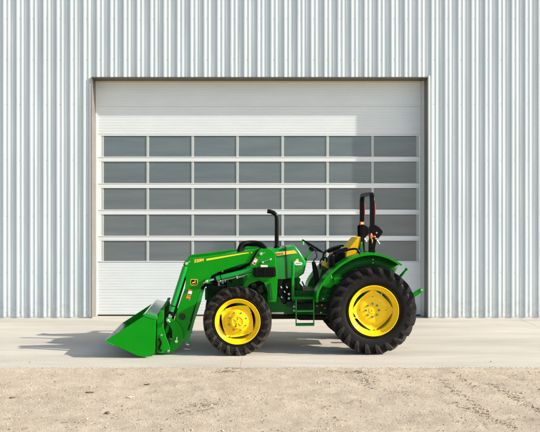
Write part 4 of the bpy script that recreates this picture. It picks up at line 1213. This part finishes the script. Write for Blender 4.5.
mb = MB(); mb.prism(ribbon(top, .014), Y_(B0 + .004), Y_(B1 - .004)); mb.build('bucket_top_plate', M['gloss'], bk, bevel=.003)
mb = MB(); mb.prism(PL([(143.2, 315.9), (145.4, 313.2), (156.8, 316.0), (157.6, 318.6), (156, 319.4), (145.6, 316.6)], B0 - .006), Y_(B0 - .006), Y_(B0 + .05)); mb.build('bucket_corner', M['green_hood'], bk, bevel=.004)
mb = MB(); mb.prism(PL([(104.4, 341.2), (105.6, 340.6), (113.5, 344.2), (113, 345.2)], B0 - .004), Y_(B0 + .012), Y_(B1 - .012)); mb.build('cutting_edge', M['wornsteel'], bk, bevel=.002)
mb = MB(); mb.prism(PL([(104.2, 341.1), (105.4, 340.4), (114, 344.6), (113.2, 346)], B0 - .006), Y_(B0 - .006), Y_(B0 + .010)); mb.build('side_cutter', M['green_hood'], bk, bevel=.002)
# carrier plates behind the bucket: two pairs, each a near plate with a curved ear
def carrier():
    e = empty('bucket_carrier', parent=trac)
    mb = MB(); mb.prism(PL([(157, 321), (160.5, 308), (162.5, 308.5), (163.5, 316), (163, 326), (165.6, 336), (170.5, 349), (169.5, 352.6), (166, 353.4), (157, 353)], .22), Y_(.22), Y_(.25)); mb.build('hook_plate', M['green'], e, bevel=.004)
    ear = [(165.6, 318.6), (168, 317.2), (172, 318.8), (177.5, 322.5), (181.5, 328), (183.4, 334), (182.6, 341), (179.6, 346.5), (174.5, 350.8), (169.5, 353.6), (165.6, 352.4), (166.4, 348.8), (170, 344), (172.2, 337), (172.0, 330), (169.5, 325.5), (166.4, 322.5)]
    mb = MB(); mb.prism(PL(ear, .26), Y_(.26), Y_(.285)); mb.build('curved_link', M['green'], e, bevel=.004)
    mb = MB(); mb.prism(PL([(168.5, 321), (170.2, 322.5), (168.4, 331), (165.4, 336), (163.6, 334), (166, 328)], .30), Y_(.30), Y_(.32)); mb.build('link_bar', M['green'], e, bevel=.004)
    mb = MB()
    for a, b, r in ((161.3, 335.2, .017), (168.3, 350.9, .020)):
        x, z = P(a, b, .21); mb.disc_y(x, z, r, Y_(.205), Y_(.27), 14)
    mb.build('carrier_bolt', M['steel'], e, bevel=.002)
    return e
both(carrier())
pin(168.0, 320.0, .185, .024, (170.1, 322.2)); pin(176.4, 341.2, .25, .026, (177.0, 336.8))
mb = MB()
mb.prism(PL([(156.5, 324), (160, 312), (163, 316), (160.5, 340), (163, 353), (156.5, 354)], .34), Y_(.34), Y_(.36))
mb.tube([V3(162.5, 309, .22), V3(162.5, 309, .22) + Vector((0, 1.46, 0))], .022, 12)
mb.tube([V3(163.5, 349, .24), V3(163.5, 349, .24) + Vector((0, 1.42, 0))], .026, 12)
mb.build('carrier_frame', M['green_cast'], trac, bevel=.003)
mb = MB()
mb.tube(smooth_path([V3(159, 338, .2), V3(161, 343, .2), V3(159.2, 348, .2), V3(161.5, 351, .2)], 5), .016, 8)
mb.build('carrier_hose', M['hose'], trac)
